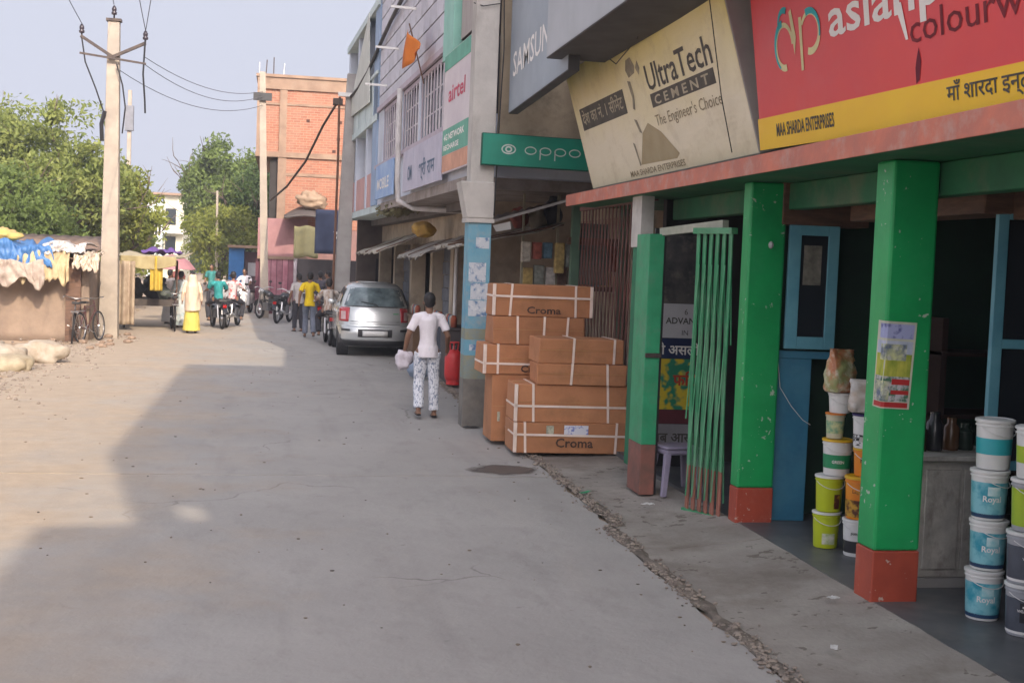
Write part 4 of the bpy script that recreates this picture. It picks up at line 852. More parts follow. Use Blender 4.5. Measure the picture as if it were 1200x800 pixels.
for i in range(n):
    a = x0+(x1-x0)*i/n; fb(MB(), a+.02, a+(x1-x0)/n-.02, 5.2, 6.05, -.03, .03+.01*(i % 2)).build('parapet_panel', m_balc, mid)
fb(MB(), x0, x1, 6.05, 6.12, -.05, .07).build('parapet_cap', m_balc, mid)
for a in (x0, -15.9, -13.5): fb(MB(), a, a+.28, 6.12, 7.5, -.25, .02).build('column', m_bg, mid); fb(MB(), a, a+.28, 3.25, 5.06, -.25, .02).build('column', m_bg, mid)
fb(MB(), -12.1, -11.25, 3.25, H, -1.5, .03).build('blue_strip_wall', mat('powder_blue_strip', (.30, .40, .55), (.24, .33, .48), scale=2), mid)
fb(MB(), x0, -12.1, 3.25, 4.0, -.12, .0).build('low_wall', mat('salmon_pink_low_wall', (.55, .33, .31), (.45, .27, .26), scale=2), mid)
for a in (-17.6, -15.3, -13.2):
    w = fb(MB(), a, a+1.1, 3.95, 5.0, -1.52, -1.49).build('window', m_balc, mid); fb(MB(), a+.08, a+1.02, 4.0, 4.95, -1.488, -1.48).build('pane', glass_mat(), w)
    w = fb(MB(), a, a+1.1, 5.9, 7.3, -1.52, -1.49).build('window', m_balc, mid); fb(MB(), a+.08, a+1.02, 5.95, 7.25, -1.488, -1.48).build('pane', glass_mat(), w)
fb(MB(), -18.3, -.3, H, H+.08, -5.5, .1).build('roof_slab', m_pc, mid)
# triangular grey tarpaulin on the balcony
mb = MB(); mb.poly([at(Fm, -17.6, 5.7, .10), at(Fm, -12.3, 5.55, .10), at(Fm, -12.9, 7.6, .10)], .02, Fm[3]); tag(mb.build('tarpaulin', mat('grey_green_tarp', (.56, .58, .54), (.48, .50, .46), scale=2)), 'triangular grey tarpaulin stretched across the far balcony corner', 'tarpaulin')
# flag
mb = MB(); mb.grid(lambda u, v: at(Fm, -4.9+1.55*v*(.15+.85*u)*1.0, 5.22+.62*(1-v)*u+.38*v*u*0+.02, .30+.05*math.sin(v*6+u*3))+Vector((0, 0, .10*(1-u))), 6, 10)
fl = thing('orange_flag', tuple(at(Fm, -4.9, 5.2, .3)), 'small orange triangular flag hanging on the tiled wall above the windows', 'flag')
mb = MB(); A = at(Fm, -4.95, 5.90, .28); B = at(Fm, -4.75, 5.22, .34); Cc = at(Fm, -3.35, 5.34, .28)
mb.grid(lambda u, v: (A*(1-v)+B*v)*(1-u)+Cc*u+Fm[3]*.05*math.sin(u*7+v*2), 8, 6); mb.build('pennant', mat('saffron_cloth', (.80, .26, .03), (.70, .20, .02), scale=3, rough=.8, translucent=.3), fl, smooth=True, solid=.004)
mb = MB(); mb.tube([at(Fm, -4.97, 6.0, .26), at(Fm, -4.72, 5.0, .02)], .012, 6); mb.build('staff', brown_wood, fl)
# signs on the facade
def fsign(x0, x1, z0, z1, m, label, d=.08, name='facade_sign', txt=None, **k):
    t = thing(name, tuple(at(Fm, (x0+x1)/2, z0, d)), label, 'signboard'); fb(MB(), x0, x1, z0, z1, d, d+.04).build('face', m, t)
    for q in (txt or []): mb = MB(); mb.text(q[0], (Fm[0], Fm[1], Fm[2], Fm[3]), q[1], q[2], q[3], d+.043, bold=.02, width=q[4]); mb.build('lettering', q[5], t)
    return t
m_lilb = mat('pale_lilac_board', (.50, .49, .58), (.42, .41, .50), scale=2.5, spot=(.3, .32, .42), spot_amt=.5, spot_scale=3)
fsign(-6.2, -2.2, 3.28, 3.98, m_lilb, 'long pale lilac shop board with rust streaks below the barred windows', txt=[('OM', -5.6, 3.45, .35, .5, mat('slate_ink', (.1, .16, .25))), ('श्री राम', -4.3, 3.45, .3, 1.6, mat('slate_ink', (.1, .16, .25)))])
fsign(-10.4, -7.7, 3.32, 4.0, mat('sky_blue_board', (.22, .34, .60), (.35, .48, .66), scale=2), 'light blue shop board left of the drainpipe on the grey building', txt=[('MOBILE', -10.1, 3.5, .3, 1.9, m_wh)])
t = fsign(-2.15, -.12, 3.36, 5.05, mat('milky_white_sheet', (.62, .58, .60), (.55, .50, .54), scale=2), 'tall faded telecom poster board with mint band beside the concrete pillar', d=.06, txt=[('airtel', -1.75, 4.35, .32, 1.3, mat('faded_red_print', (.55, .08, .14)))])
fb(MB(), -2.12, -.14, 3.62, 3.98, .10, .106).build('green_band', mat('mint_print', (.15, .42, .32)), t); fb(MB(), -2.12, -.14, 3.38, 3.61, .10, .106).build('orange_band', mat('peach_print', (.65, .35, .24)), t)
fb(MB(), -2.12, -.14, 4.82, 5.04, .10, .106).build('green_band', mat('mint_print', (.15, .42, .32)), t)
mb = MB(); mb.text('4G NETWORK', (Fm[0], Fm[1], Fm[2], Fm[3]), -2.0, 3.82, .12, .108, bold=.03, width=1.6); mb.text('RECHARGE', (Fm[0], Fm[1], Fm[2], Fm[3]), -2.0, 3.68, .10, .108, bold=.03, width=1.2); mb.build('lettering', m_wh, t)
# drainpipe
mb = MB(); mb.tube([at(Fm, -6.65, 5.15, .16), at(Fm, -6.60, 3.5, .16), at(Fm, -6.55, 3.15, .14), at(Fm, -6.3, 3.02, -.1), at(Fm, -5.6, 2.98, -.8), at(Fm, -5.2, 2.95, -1.2)], .05, 8); tag(mb.build('drainpipe', mat('dirty_white_pipe', (.55, .53, .52), (.4, .38, .37), scale=5), smooth=True), 'dirty white drainpipe running down between the two shop boards', 'pipe')
for k, (x, z) in enumerate([(-6.0, 6.45), (-8.2, 6.10), (-9.9, 5.62)]):
    t = thing('tube_light', tuple(at(Fm, x, z, .1)), 'white tube light arm on the tiled wall, '+['nearest and highest of the three', 'middle of the three', 'farthest and lowest of the three'][k], 'lamp', 'tube lights on the tiled wall')
    mb = MB(); mb.bar(at(Fm, x, z, 0), at(Fm, x, z+.01, .45), .04); mb.build('arm', white_p, t)
# heavy cable sagging in front of the facade
cpts = [(1.75, 32.6, 6.30), (1.95, 31, 6.45), (2.1, 28, 6.9), (2.25, 25, 7.3), (2.4, 22, 7.5), (2.5, 18, 7.4)]
mb = MB(); mb.tube([(1.62, 32.8, 6.15), (1.72, 31.5, 6.20), (1.82, 29.5, 6.33), (1.9, 27.5, 6.55), (1.98, 25.5, 6.75), (2.04, 23.5, 6.85), (2.12, 21.8, 7.05), (2.2, 20, 7.3)], .04, 7); tag(mb.build('power_cable', black, smooth=True), 'thick black bundled cable rising along the blue grey facade', 'cable')

# ground floor arcade of the long building
ar = thing('arcade_shops', (4, 26, 0), 'shadowy open shopfronts under the long grey building', 'shop')
def fx(x): return at(Fm, x, 0).x
m_bei = mat('beige_inner_plaster', (.48, .40, .30), (.33, .27, .2), scale=1.5, rough=.9, spot=(.13, .11, .1), spot_amt=.6, spot_scale=2)
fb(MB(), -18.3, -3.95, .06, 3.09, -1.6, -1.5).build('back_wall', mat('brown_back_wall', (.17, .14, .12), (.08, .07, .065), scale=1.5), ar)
fb(MB(), -18.3, -3.95, 2.45, 3.09, -1.0, -.9).build('upper_fascia', m_bei, ar)
for x in (-6.3, -8.6, -11.4, -14.2, -17.2): fb(MB(), x, x+.3, .04, 2.449, -1.1, -.8).build('pier', m_bei, ar)
for x in (-8.3, -13.9):
    for j in range(9): fb(MB(), x+.02, x+2.0, .1+.25*j, .34+.25*j, -1.06+.02*(j % 2), -1.02+.02*(j % 2)).build('shutter_slat', mat('dull_blue_grey_shutter', (.16, .17, .20), (.1, .11, .13), scale=4, rnd=.1), ar)
for x, c in ((-5.7, (.3, .05, .04)), (-10.9, (.35, .3, .2)), (-16.5, (.1, .2, .3))):
    for j in range(4): fb(MB(), x+.32*j, x+.28+.32*j, 1.0+.1*(j % 2), 1.9, -1.48, -1.44).build('hanging_goods', mat('arcade_goods_%d' % int(-x), c, tuple(v*.4 for v in c), scale=9), ar)
MB().box(1.95, 7, 34.0, 34.3, .0, 3.24).build('end_wall', mat('brown_end_wall', (.16, .13, .11), (.09, .07, .06), scale=1.5), ar)
MB().box(2.45, 3.1, 33.9, 33.99, .0, 2.1).build('door', mat('dark_door', (.04, .035, .035)), ar)
fb(MB(), -18.3, -3.9, 2.95, 3.095, -1.5, -.6).build('slab_soffit', mat('dark_soffit', (.16, .14, .13), (.09, .08, .075), scale=2), ar)  # soffit in a darker grey brown
# ragged awnings
m_rag = mat('ragged_pale_tarp', (.45, .42, .36), (.28, .25, .20), scale=4, rough=.9, spot=(.16, .13, .10), spot_amt=.6, spot_scale=3)
def awning(y0, y1, x0, x1, z0, z1, m, label, rag=.10, name='ragged_awning'):
    def fn(u, v):
        y = y0+(y1-y0)*u; x = x1+(x0-x1)*v; z = z1+(z0-z1)*v+.05*noise.noise(Vector((y*1.5, x*2, 3)))-.06*math.sin(math.pi*v)
        if v > .85: z -= rag*(.6+noise.noise(Vector((y*6, 2, 1))))*(v-.85)/.15
        return (x, y, z)
    t = thing(name, ((x0+x1)/2, (y0+y1)/2, z0), label, 'awning'); mb = MB(); mb.grid(fn, 40, 10); mb.build('sheet', m, t, smooth=True, solid=.012)
    for y in (y0+.1, (y0+y1)/2, y1-.1): mb = MB(); mb.tube([(x1, y, z1-.04), (x0+.02, y, z0-.03)], .018, 6); mb.build('pole', brown_wood, t)
awning(17.6, 21.0, 2.45, 3.9, 2.38, 2.72, m_rag, 'ragged pale awning nearest the blue painted pillar')
awning(21.2, 25.5, 2.25, 3.2, 2.22, 2.62, mat('grimy_awning', (.38, .36, .32), (.2, .18, .16), scale=4), 'grimy grey awning in the middle of the arcade behind the walking man')
awning(25.8, 33.0, 1.85, 2.8, 2.28, 2.66, m_rag, 'long sagging pale awning above the silver car')
blob('bundle', (.22, .35, .14), 'yellow cloth bundle lying on the middle awning', 'bundle', mat('mustard_cloth', (.45, .28, .04), (.3, .17, .05), scale=4), (2.55, 23.5, 2.52), amp=.3)
mb = MB()
for k in range(400):
    x = random.uniform(-11, -8); d_ = random.uniform(-.5, .05); p = at(Fm, x, 3.02+random.uniform(-.05, .14), d_); r = random.uniform(.03, .09)
    mb.add([p, p+Vector((r, random.uniform(-r, r), r)), p+Vector((-r*.3, r, r*.6))], [(0, 1, 2)])
tag(mb.build('dry_creeper', mat('dry_olive_leaves', (.18, .16, .07), (.1, .09, .04), scale=9)), kind='stuff')
mb = MB(); mb.tube([(3.03, 22.4, .02), (3.03, 22.4, 2.45)], .035, 8); mb.ell((3.03, 22.4, .02), (.09, .09, .03), 10, 4); tag(mb.build('awning_post', white_p, smooth=True, auto=40), 'slim white post holding the awning beside the gas cylinder', 'post')
for k, (x, y) in enumerate([(3.0, 21.9), (2.95, 23.4), (2.85, 26.3), (2.75, 29)]):
    t = thing('shop_counter', (x, y, .09), ['small dark', 'blue grey', 'brown', 'dusty'][k]+' shop counter in the arcade, '+['nearest the gas cylinder', 'second from the gas cylinder', 'third from the gas cylinder', 'farthest, behind the car'][k], 'counter')
    mm = mat('counter_%d' % k, [(.08, .07, .07), (.13, .15, .19), (.2, .12, .07), (.2, .18, .15)][k], scale=4)
    MB().box(x-.2, x+.2, y-.55, y+.55, .05, .95).build('body', mm, t, bevel=.01); MB().box(x-.23, x+.23, y-.58, y+.58, .952, .99).build('counter_top', mm, t)
    for j in range(5): MB().lathe([(.05, 0), (.055, .15), (.03, .2)], (x-.1, y-.4+.2*j, .991), 10).build('jar', mat('arc_jar_%d' % (j % 3), [(.4, .1, .05), (.45, .42, .35), (.1, .2, .3)][j % 3]), t, smooth=True)

# gas cylinder
gc = local('gas_cylinder', 'red gas cylinder standing on the ground behind the blue painted pillar', 'gas cylinder')
m_gas = mat('scuffed_red_cylinder_paint', (.62, .03, .03), (.48, .03, .03), scale=5, rough=.45)
MB().lathe([(.10, .05), (.14, .09), (.155, .16), (.155, .46), (.14, .53), (.09, .58), (.04, .60)], n=24).build('body', m_gas, gc, smooth=True)
MB().lathe([(.12, 0), (.12, .07)], n=20).build('foot_ring', m_gas, gc)
MB().lathe([(.025, .6), (.025, .66)], n=10).build('valve', chrome, gc)
mb = MB().torus((0, 0, .72), .09, .012, 20, 6, 'z')
for a in (20, 140, 260): mb.tube([(.07*math.cos(R(a)), .07*math.sin(R(a)), .58), (.09*math.cos(R(a)), .09*math.sin(R(a)), .72)], .012, 6)
mb.build('guard_ring', m_gas, gc)
put(gc, (2.88, 21.2, .05), 0, .98)
g2 = copy_tree(gc); g2['label'] = 'red gas cylinder tucked against the arcade behind the front one'; g2['group'] = 'red gas cylinders by the arcade'; gc['group'] = g2['group']; put(g2, (3.02, 21.8, .06), 1, .98)
blob('blue_drum_bag', (.2, .2, .18), 'pale blue sack on the arcade edge behind the walking man', 'sack', mat('pale_blue_sack', (.3, .38, .5)), (2.45, 22.6, .03))

# ---------------------------------------------------------------- brick building
br = thing('brick_building', (.8, 50, 0), 'unplastered orange brick building with an overhanging upper floor at the end of the street', 'building')
m_brick = bpy.data.materials.new('orange_brickwork'); m_brick.use_nodes = True; nt = m_brick.node_tree; b = nt.nodes['Principled BSDF']
tc = nt.nodes.new('ShaderNodeTexCoord'); sp = nt.nodes.new('ShaderNodeSeparateXYZ'); cb = nt.nodes.new('ShaderNodeCombineXYZ'); L = nt.links.new
L(tc.outputs['Object'], sp.inputs[0]); ad = nt.nodes.new('ShaderNodeMath'); ad.operation = 'ADD'; L(sp.outputs['X'], ad.inputs[0]); L(sp.outputs['Y'], ad.inputs[1]); L(ad.outputs[0], cb.inputs['X']); L(sp.outputs['Z'], cb.inputs['Y'])
bt = nt.nodes.new('ShaderNodeTexBrick'); L(cb.outputs[0], bt.inputs['Vector']); bt.inputs['Scale'].default_value = 1; bt.inputs['Brick Width'].default_value = .24; bt.inputs['Row Height'].default_value = .088; bt.inputs['Mortar Size'].default_value = .009
bt.inputs['Color1'].default_value = (.36, .145, .085, 1); bt.inputs['Color2'].default_value = (.27, .10, .06, 1); bt.inputs['Mortar'].default_value = (.34, .23, .17, 1)
nz = nt.nodes.new('ShaderNodeTexNoise'); nz.inputs['Scale'].default_value = 1.1; nz.inputs['Detail'].default_value = 9; nz.inputs['Roughness'].default_value = .7; L(tc.outputs['Object'], nz.inputs['Vector'])
r3 = nt.nodes.new('ShaderNodeValToRGB'); r3.color_ramp.elements[0].position = .42; r3.color_ramp.elements[0].color = (0, 0, 0, 1); r3.color_ramp.elements[1].position = .7; r3.color_ramp.elements[1].color = (.75, .75, .75, 1); L(nz.outputs['Fac'], r3.inputs[0])
mx = nt.nodes.new('ShaderNodeMix'); mx.data_type = 'RGBA'; L(r3.outputs[0], mx.inputs['Factor']); L(bt.outputs['Color'], mx.inputs['A']); mx.inputs['B'].default_value = (.33, .20, .14, 1); L(mx.outputs['Result'], b.inputs['Base Color']); b.inputs['Roughness'].default_value = .9
bp = nt.nodes.new('ShaderNodeBump'); bp.inputs['Strength'].default_value = .6; bp.inputs['Distance'].default_value = .01; L(bt.outputs['Fac'], bp.inputs['Height']); bp.invert = True; L(bp.outputs[0], b.inputs['Normal'])
m_cb = mat('buff_concrete_band', (.30, .205, .145), (.21, .14, .10), scale=2, rough=.9, spot=(.3, .24, .18), spot_amt=.5)
MB().box(-.12, 3.8, 47.02, 56, 3.1, 8.0).build('wall', m_brick, br)
MB().box(-.98, -.121, 47.04, 56, 5.78, 8.0).build('wall', m_brick, br)
MB().box(-1.0, 3.85, 46.94, 56, 8.001, 8.42).build('roof_band', m_cb, br)
MB().box(-1.05, 3.9, 46.88, 56, 8.42, 8.52).build('roof_slab', m_cb, br)
MB().box(-.22, .08, 46.97, 47.3, .0, 5.6).build('column', m_cb, br)
MB().box(-.20, .05, 46.96, 47.3, 5.78, 8.0).build('column', m_cb, br)
MB().box(-1.0, -.84, 46.97, 47.3, 5.78, 8.0).build('column', m_cb, br)
MB().box(-1.02, 3.8, 46.93, 56, 5.6, 5.779).build('floor_band', m_cb, br)
MB().box(.081, 3.8, 46.985, 47.1, 4.95, 5.06).build('floor_band', m_cb, br)
MB().box(-.9, 3.8, 46.985, 47.1, 7.45, 7.53).build('floor_band', m_cb, br)
for (x, z) in ((.75, 6.9), (1.85, 6.3), (1.9, 6.9), (1.7, 5.85), (2.0, 7.5)): MB().box(x, x+.12, 47.0, 47.018, z, z+.1).build('hole', mat('putlog_dark', (.08, .03, .02)), br)
for k, x in enumerate((-.95, -.72, -.45, -.1)): mb = MB(); mb.tube([(x, 47.2, 8.5), (x+.03*(k % 2), 47.2, 8.95+.1*(k % 3))], .02, 5); mb.build('rebar', steel_dark if k in (1, 2) else chrome, br)
MB().box(-.5, -.13, 47.2, 50, 3.2, 5.5).build('side_recess', dark_int, br)
MB().box(-.1, 3.8, 47.06, 56, 0, 3.099).build('lower_wall', mat('dusty_pink_wall', (.30, .16, .145), (.20, .12, .11), scale=1.5), br)
# shops at its foot
pk = thing('pink_shop', (-.3, 46.6, 0), 'small pink and maroon shuttered kiosk beside the second pole', 'kiosk')
for j in range(8): MB().box(-.75+.2*j, -.57+.2*j, 46.4+.02*(j % 2), 46.5, .15, 1.95).build('shutter_slat', mat('faded_pink_shutter', (.42, .20, .24), (.28, .10, .14), scale=3, rnd=.25), pk)
MB().box(-.85, .9, 46.35, 47.0, 1.951, 2.06).build('lintel', m_cb, pk); MB().box(-.9, .75, 46.52, 46.9, .0, 1.95).build('body', mat('maroon_kiosk', (.13, .04, .06)), pk)
MB().box(-.85, .9, 46.55, 46.9, 2.061, 3.4).build('upper_panel', mat('dusty_rose_panel', (.36, .19, .19), (.27, .14, .145), scale=2), pk)
aw2 = thing('dark_canopy', (.9, 45.6, 3.5), 'dark rounded tarpaulin canopy under the brick building', 'awning')
mb = MB(); mb.grid(lambda u, v: (.05+1.55*u, 45.0+1.8*v, 3.42+.34*math.sin(math.pi*u)*(.3+.7*v)+.12*v), 14, 8); mb.build('sheet', mat('dark_brown_tarp', (.10, .085, .08)), aw2, smooth=True, solid=.06)
blob('bundle', (.5, .4, .3), 'tan bundle piled on the dark canopy below the brick wall', 'bundle', mat('tan_bundle', (.36, .26, .18)), (1.0, 46.2, 3.75), amp=.4)
kh = thing('hanging_tarpaulin', (.8, 45, 2.0), 'khaki tarpaulin hanging beneath the dark canopy', 'tarpaulin')
mb = MB(); mb.grid(lambda u, v: (.40+.85*u, 45.0+.06*math.sin(u*9), 2.05+1.08*v-.03*math.sin(u*9)), 14, 6); mb.build('sheet', mat('khaki_tarp', (.30, .27, .13), (.24, .22, .11), scale=3), kh, smooth=True, solid=.01)
for j in range(5): mb = MB(); mb.grid(lambda u, v: (.42+.13*j+.12*u, 45.15+.03*math.sin(u*6+j), .5+1.5*v), 4, 3); mb.build('hanging_cloth', mat('hang_%d' % j, [(.5, .45, .48), (.35, .3, .34), (.55, .52, .5), (.3, .2, .25), (.4, .42, .45)][j]), kh, smooth=True, solid=.01)
bt_ = thing('blue_tarpaulin', (1.7, 42, 2.1), 'dark slate blue tarpaulin with white star patch hung beside the grey building', 'tarpaulin')
mb = MB(); mb.grid(lambda u, v: (1.05+1.15*u, 42.0+.05*math.sin(u*8+v*2)+.5*(1-v), 2.2+1.42*v), 16, 8); mb.build('sheet', mat('slate_blue_tarp', (.07, .09, .16), (.05, .065, .12), scale=2), bt_, smooth=True, solid=.01)
pts = [(1.83+(.22 if i % 2 == 0 else .09)*math.sin(i*math.pi/5), 41.85, 2.85+(.22 if i % 2 == 0 else .09)*math.cos(i*math.pi/5)) for i in range(10)]
mb = MB(); mb.add(pts, [tuple(range(10))]); mb.build('star_patch', white_p, bt_)
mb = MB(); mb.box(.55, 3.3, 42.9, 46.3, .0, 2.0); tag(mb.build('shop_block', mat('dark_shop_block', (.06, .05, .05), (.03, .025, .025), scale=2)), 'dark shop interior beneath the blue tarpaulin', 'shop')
# blue kiosk and dark shop further off
bk = thing('blue_kiosk', (-1.9, 60, 0), 'bright blue painted kiosk wall in front of the far trees', 'kiosk')
MB().box(-2.35, -1.68, 59.5, 61, 0, 2.35).build('wall', mat('bright_blue_paint', (.03, .16, .42)), bk); MB().box(-1.67, .2, 59.8, 61, 0, 2.2).build('shop_front', mat('dark_maroon_shop', (.07, .03, .035)), bk); MB().box(-2.4, .3, 59.2, 61.2, 2.36, 2.48).build('roof', m_cb, bk)
MB().box(-1.5, -1.0, 59.75, 59.79, 1.1, 1.7).build('sign_panel', mat('grey_panel', (.4, .4, .42)), bk)
# distant white building
fbld = thing('distant_white_building', (-8, 92, 0), 'distant pale mint and white building glimpsed between the trees', 'building')
MB().box(-9.0, -8.0, 90, 98, 0, 5.4).build('wall', mat('pale_mint_wall', (.52, .62, .60)), fbld); MB().box(-7.99, -6.7, 91, 98, 0, 5.9).build('wall', mat('cream_far_wall', (.66, .64, .50)), fbld)
MB().box(-9.1, -6.6, 90.5, 98, 5.901, 6.05).build('roof', m_cb, fbld)
for x, z in ((-7.9, 3.9), (-7.9, 2.0), (-8.8, 3.2)): w = MB().box(x, x+.7, 89.93 if x < -8 else 90.95, 89.99 if x < -8 else 90.99, z, z+1.1).build('window', glass_mat(), fbld)
for z in (1.4, 3.3): MB().box(-8.0, -6.6, 90.2, 90.99, z, z+.12).build('balcony', m_wh, fbld)
for i in range(5): mb = MB(); mb.bar((-8.95+.22*i, 89.95, 0), (-8.95+.22*i, 89.95, 5.4), .06); mb.build('column', m_wh, fbld)

# unseen neighbours on the same side, behind the camera: added and shaped to throw the street shade
m_un = mat('plain_plaster', (.42, .40, .37), (.35, .33, .31), scale=1, rough=.9)
for k, (x0, y0, y1, h, lab) in enumerate([(3.1, -12.1, -1.0, 16, 'unseen plain five storey building just behind the camera, shaped to shade the street'), (3.42, -40, -17.5, 17.2, 'second unseen tall plain building further behind the camera, shaped to shade the street')]):
    t = thing('unseen_shade_building', (x0+3, y0, 0), lab, 'building'); 
    if k: MB().box(x0, x0+8, y0, y1, 0, h).build('wall', m_un, t)
    else:
        MB().box(x0, x0+8, y0, y1, 0, 12.1).build('wall', m_un, t); MB().box(x0, x0+8, y0, y1, 14.3, h).build('wall', m_un, t); MB().box(x0, x0+8, -9.0, y1, 12.1, 14.3).build('wall', m_un, t)
        MB().box(3.68, x0+8, y0, -9.0, 12.1, 14.3).build('wall', m_un, t); MB().box(3.1, 3.42, y0, -11.8, 12.1, 14.3).build('column', m_un, t); MB().box(3.42, 3.68, y0, -11.95, 12.1, 13.87).build('sun_gap_wall', m_un, t)  # corner notch shaped to let a patch of sun through to the road
    for z in (1, 4.2, 7.4, 10.6, 13.4):
        y = y0+1.5
        while y < y1-1.5:
            w = MB().box(x0-.05, x0-.005, y, y+1.3, z, z+1.5).build('window', brown_wood, t); MB().box(x0-.065, x0-.052, y+.1, y+1.2, z+.1, z+1.4).build('pane', glass_mat(), w); y += 2.9
t = thing('unseen_sky_blocker', (-6, -34, 0), 'unseen plain building added far behind the camera to block low sky light', 'building')  # added unseen block that cuts low sky light on camera-facing sides
MB().box(-16, 3.2, -46, -34, 0, 12).build('wall', m_un, t)
for z in (1, 4.2, 7.4):
    for x in range(-14, 2, 3): w = MB().box(x, x+1.3, -33.995, -33.95, z, z+1.5).build('window', brown_wood, t); MB().box(x+.1, x+1.2, -33.94, -33.93, z+.1, z+1.4).build('pane', glass_mat(), w)
# ---------------------------------------------------------------- left side: mud walled stall, cloths, sacks
m_mud = mat('mud_plaster', (.30, .225, .165), (.20, .15, .115), scale=1.6, rough=.95, bump=.4, bscale=10, spot=(.2, .14, .10), spot_amt=.5, spot_scale=1.8)
hut = thing('mud_hut', (-6, 31, 0), 'low mud walled hut heaped with cloths on the left of the street', 'hut')
def wobbly(x0, x1, y0, y1, z0, z1, m, par, name, nx=24, nz=8):
    mb = MB(); mb.grid(lambda u, v: (x0+(x1-x0)*u, y0+(y1-y0)*u-.03*noise.noise(Vector((u*9, v*3, x0))), z0+(z1-z0)*v), nx, nz); return mb.build(name, m, par, smooth=True, solid=.25)
wobbly(-12, -4.25, 30.4, 30.0, -.05, 1.78, m_mud, hut, 'front_wall'); MB().box(-4.5, -4.26, 30.3, 34, 0, 1.75).build('side_wall', m_mud, hut); MB().box(-4.72, -4.40, 29.9, 30.15, 0, 1.85).build('corner_post', brown_wood, hut)
tin((-12.2, 29.7, 1.80), (-4.2, 29.6, 1.86), (-4.2, 34.5, 2.4), (-12.2, 34.5, 2.4), 30, mat('rusted_tin_roof', (.3, .2, .14), (.18, .12, .09), scale=3), hut, 'roof')
for k, (x, z0, z1) in enumerate([(-5.3, 1.55, 1.8), (-9, .9, 1.3)]): MB().box(x, x+.5, 29.9, 30.2, z0, z1).build('beam', brown_wood, hut)
def drape(x0, x1, y, ztop, zbot, m, label, depth=1.6, seed=0, top=.18, cat='cloth', over=.26):
    def fn(u, v):
        x = x0+(x1-x0)*u+.08*noise.noise(Vector((v*3, u*3, seed)))
        n1 = noise.noise(Vector((u*6, v*4, seed+.5))); n2 = noise.noise(Vector((u*16, v*6, seed)))
        if v < .5:
            t = v/.5; yy = y+depth*(1-t)-over*t; z = ztop+top*.7*noise.noise(Vector((u*4, v*3, seed+.5)))+.03*n2-.03*t
        else:
            t = (v-.5)/.5; yy = y-over+.07*n2*1.3-.05*t; z = ztop+top*.7*noise.noise(Vector((u*4, 1.5, seed+.5)))*(1-t)-(ztop-zbot)*t*(1+.65*noise.noise(Vector((u*5, 9, seed)))+.12*noise.noise(Vector((u*17, 9, seed))))
        return (x, yy, z)
    mb = MB(); mb.grid(fn, 60, 24); o = mb.build('draped_cloth', m, smooth=True, solid=.015, base=((x0+x1)/2, y, zbot)); return tag(o, label, cat)
drape(-7.2, -5.9, 29.85, 2.12, 1.55, mat('buff_sacking', (.50, .38, .27), (.34, .25, .18), scale=6), 'buff sackcloth draped over the hut roof at the left edge', seed=1)
drape(-6.2, -4.95, 29.8, 2.16, 1.62, mat('bright_blue_tarp', (.06, .18, .42), (.04, .13, .32), scale=3, rough=.5), 'bright blue tarpaulin draped over the mud hut roof', seed=4, top=.3)
drape(-5.7, -4.6, 29.82, 2.0, 1.35, mat('straw_sacking', (.50, .41, .24), (.38, .28, .16), scale=6), 'straw coloured sacking hanging low over the hut front', seed=7)
drape(-6.6, -5.1, 29.78, 1.78, 1.28, mat('grey_buff_rag', (.42, .36, .30), (.28, .22, .18), scale=6), 'grey buff rags hanging below the blue tarpaulin', seed=9, over=.34)
drape(-5.15, -4.25, 29.82, 2.20, 1.98, mat('white_plastic_sheet', (.55, .53, .52), (.38, .36, .35), scale=4, rough=.5), 'white plastic sheet folded on the hut roof beside the left pole', seed=12, top=.12)
drape(-4.5, -3.95, 29.75, 1.98, 1.62, mat('pale_ragged_cloth', (.60, .52, .42), (.42, .34, .26), scale=7), 'pale ragged cloth on the hut corner touching the left pole', seed=15, depth=.6)
blob('bundle', (.45, .35, .16), 'yellow topped bundle on the hut roof at the left edge', 'bundle', mat('yellow_bundle', (.48, .37, .10), (.45, .3, .15), scale=4), (-6.25, 30.4, 2.15), amp=.4)
blob('bundle', (.42, .3, .22), 'black bundle hung under the cloths at the left edge of the photo', 'bundle', mat('black_bundle', (.05, .05, .05), (.25, .23, .2), scale=7), (-6.35, 29.65, 1.25), amp=.4)
m_sack = mat('dirty_white_sack', (.46, .41, .34), (.33, .27, .20), scale=4, rough=.9, bump=.2, spot=(.2, .15, .1), spot_amt=.5, spot_scale=4)
for k, (x, y, sx, sy, sz, rz) in enumerate([(-4.25, 24.3, .48, .30, .20, .1), (-4.95, 23.6, .55, .38, .21, .6), (-5.6, 24.8, .60, .4, .22, -.2), (-4.45, 22.6, .38, .3, .15, .3)]):
    blob('sack', (sx, sy, sz), ['dirty white sack lying nearest the road in the heap', 'bulging white sack second from the road', 'long dirty sack at the back of the heap near the hut', 'small yellowish sack at the near end of the heap'][k], 'sack', m_sack if k < 3 else mat('yellow_sack', (.44, .38, .27), (.30, .25, .17), scale=5), (x, y, -.05 if k else -.02), rz, amp=.35, fr=3, squash=.75)
mb = MB()
for k in range(26):
    x = random.uniform(-5.0, -3.2); y = random.uniform(27.5, 33); r = random.uniform(.04, .12); mb.ell((x, y, r*.3), (r, r*.8, r*.5), 7, 5)
tag(mb.build('rubble', mat('brown_rubble', (.3, .22, .16), (.2, .14, .1), scale=6)), kind='stuff')

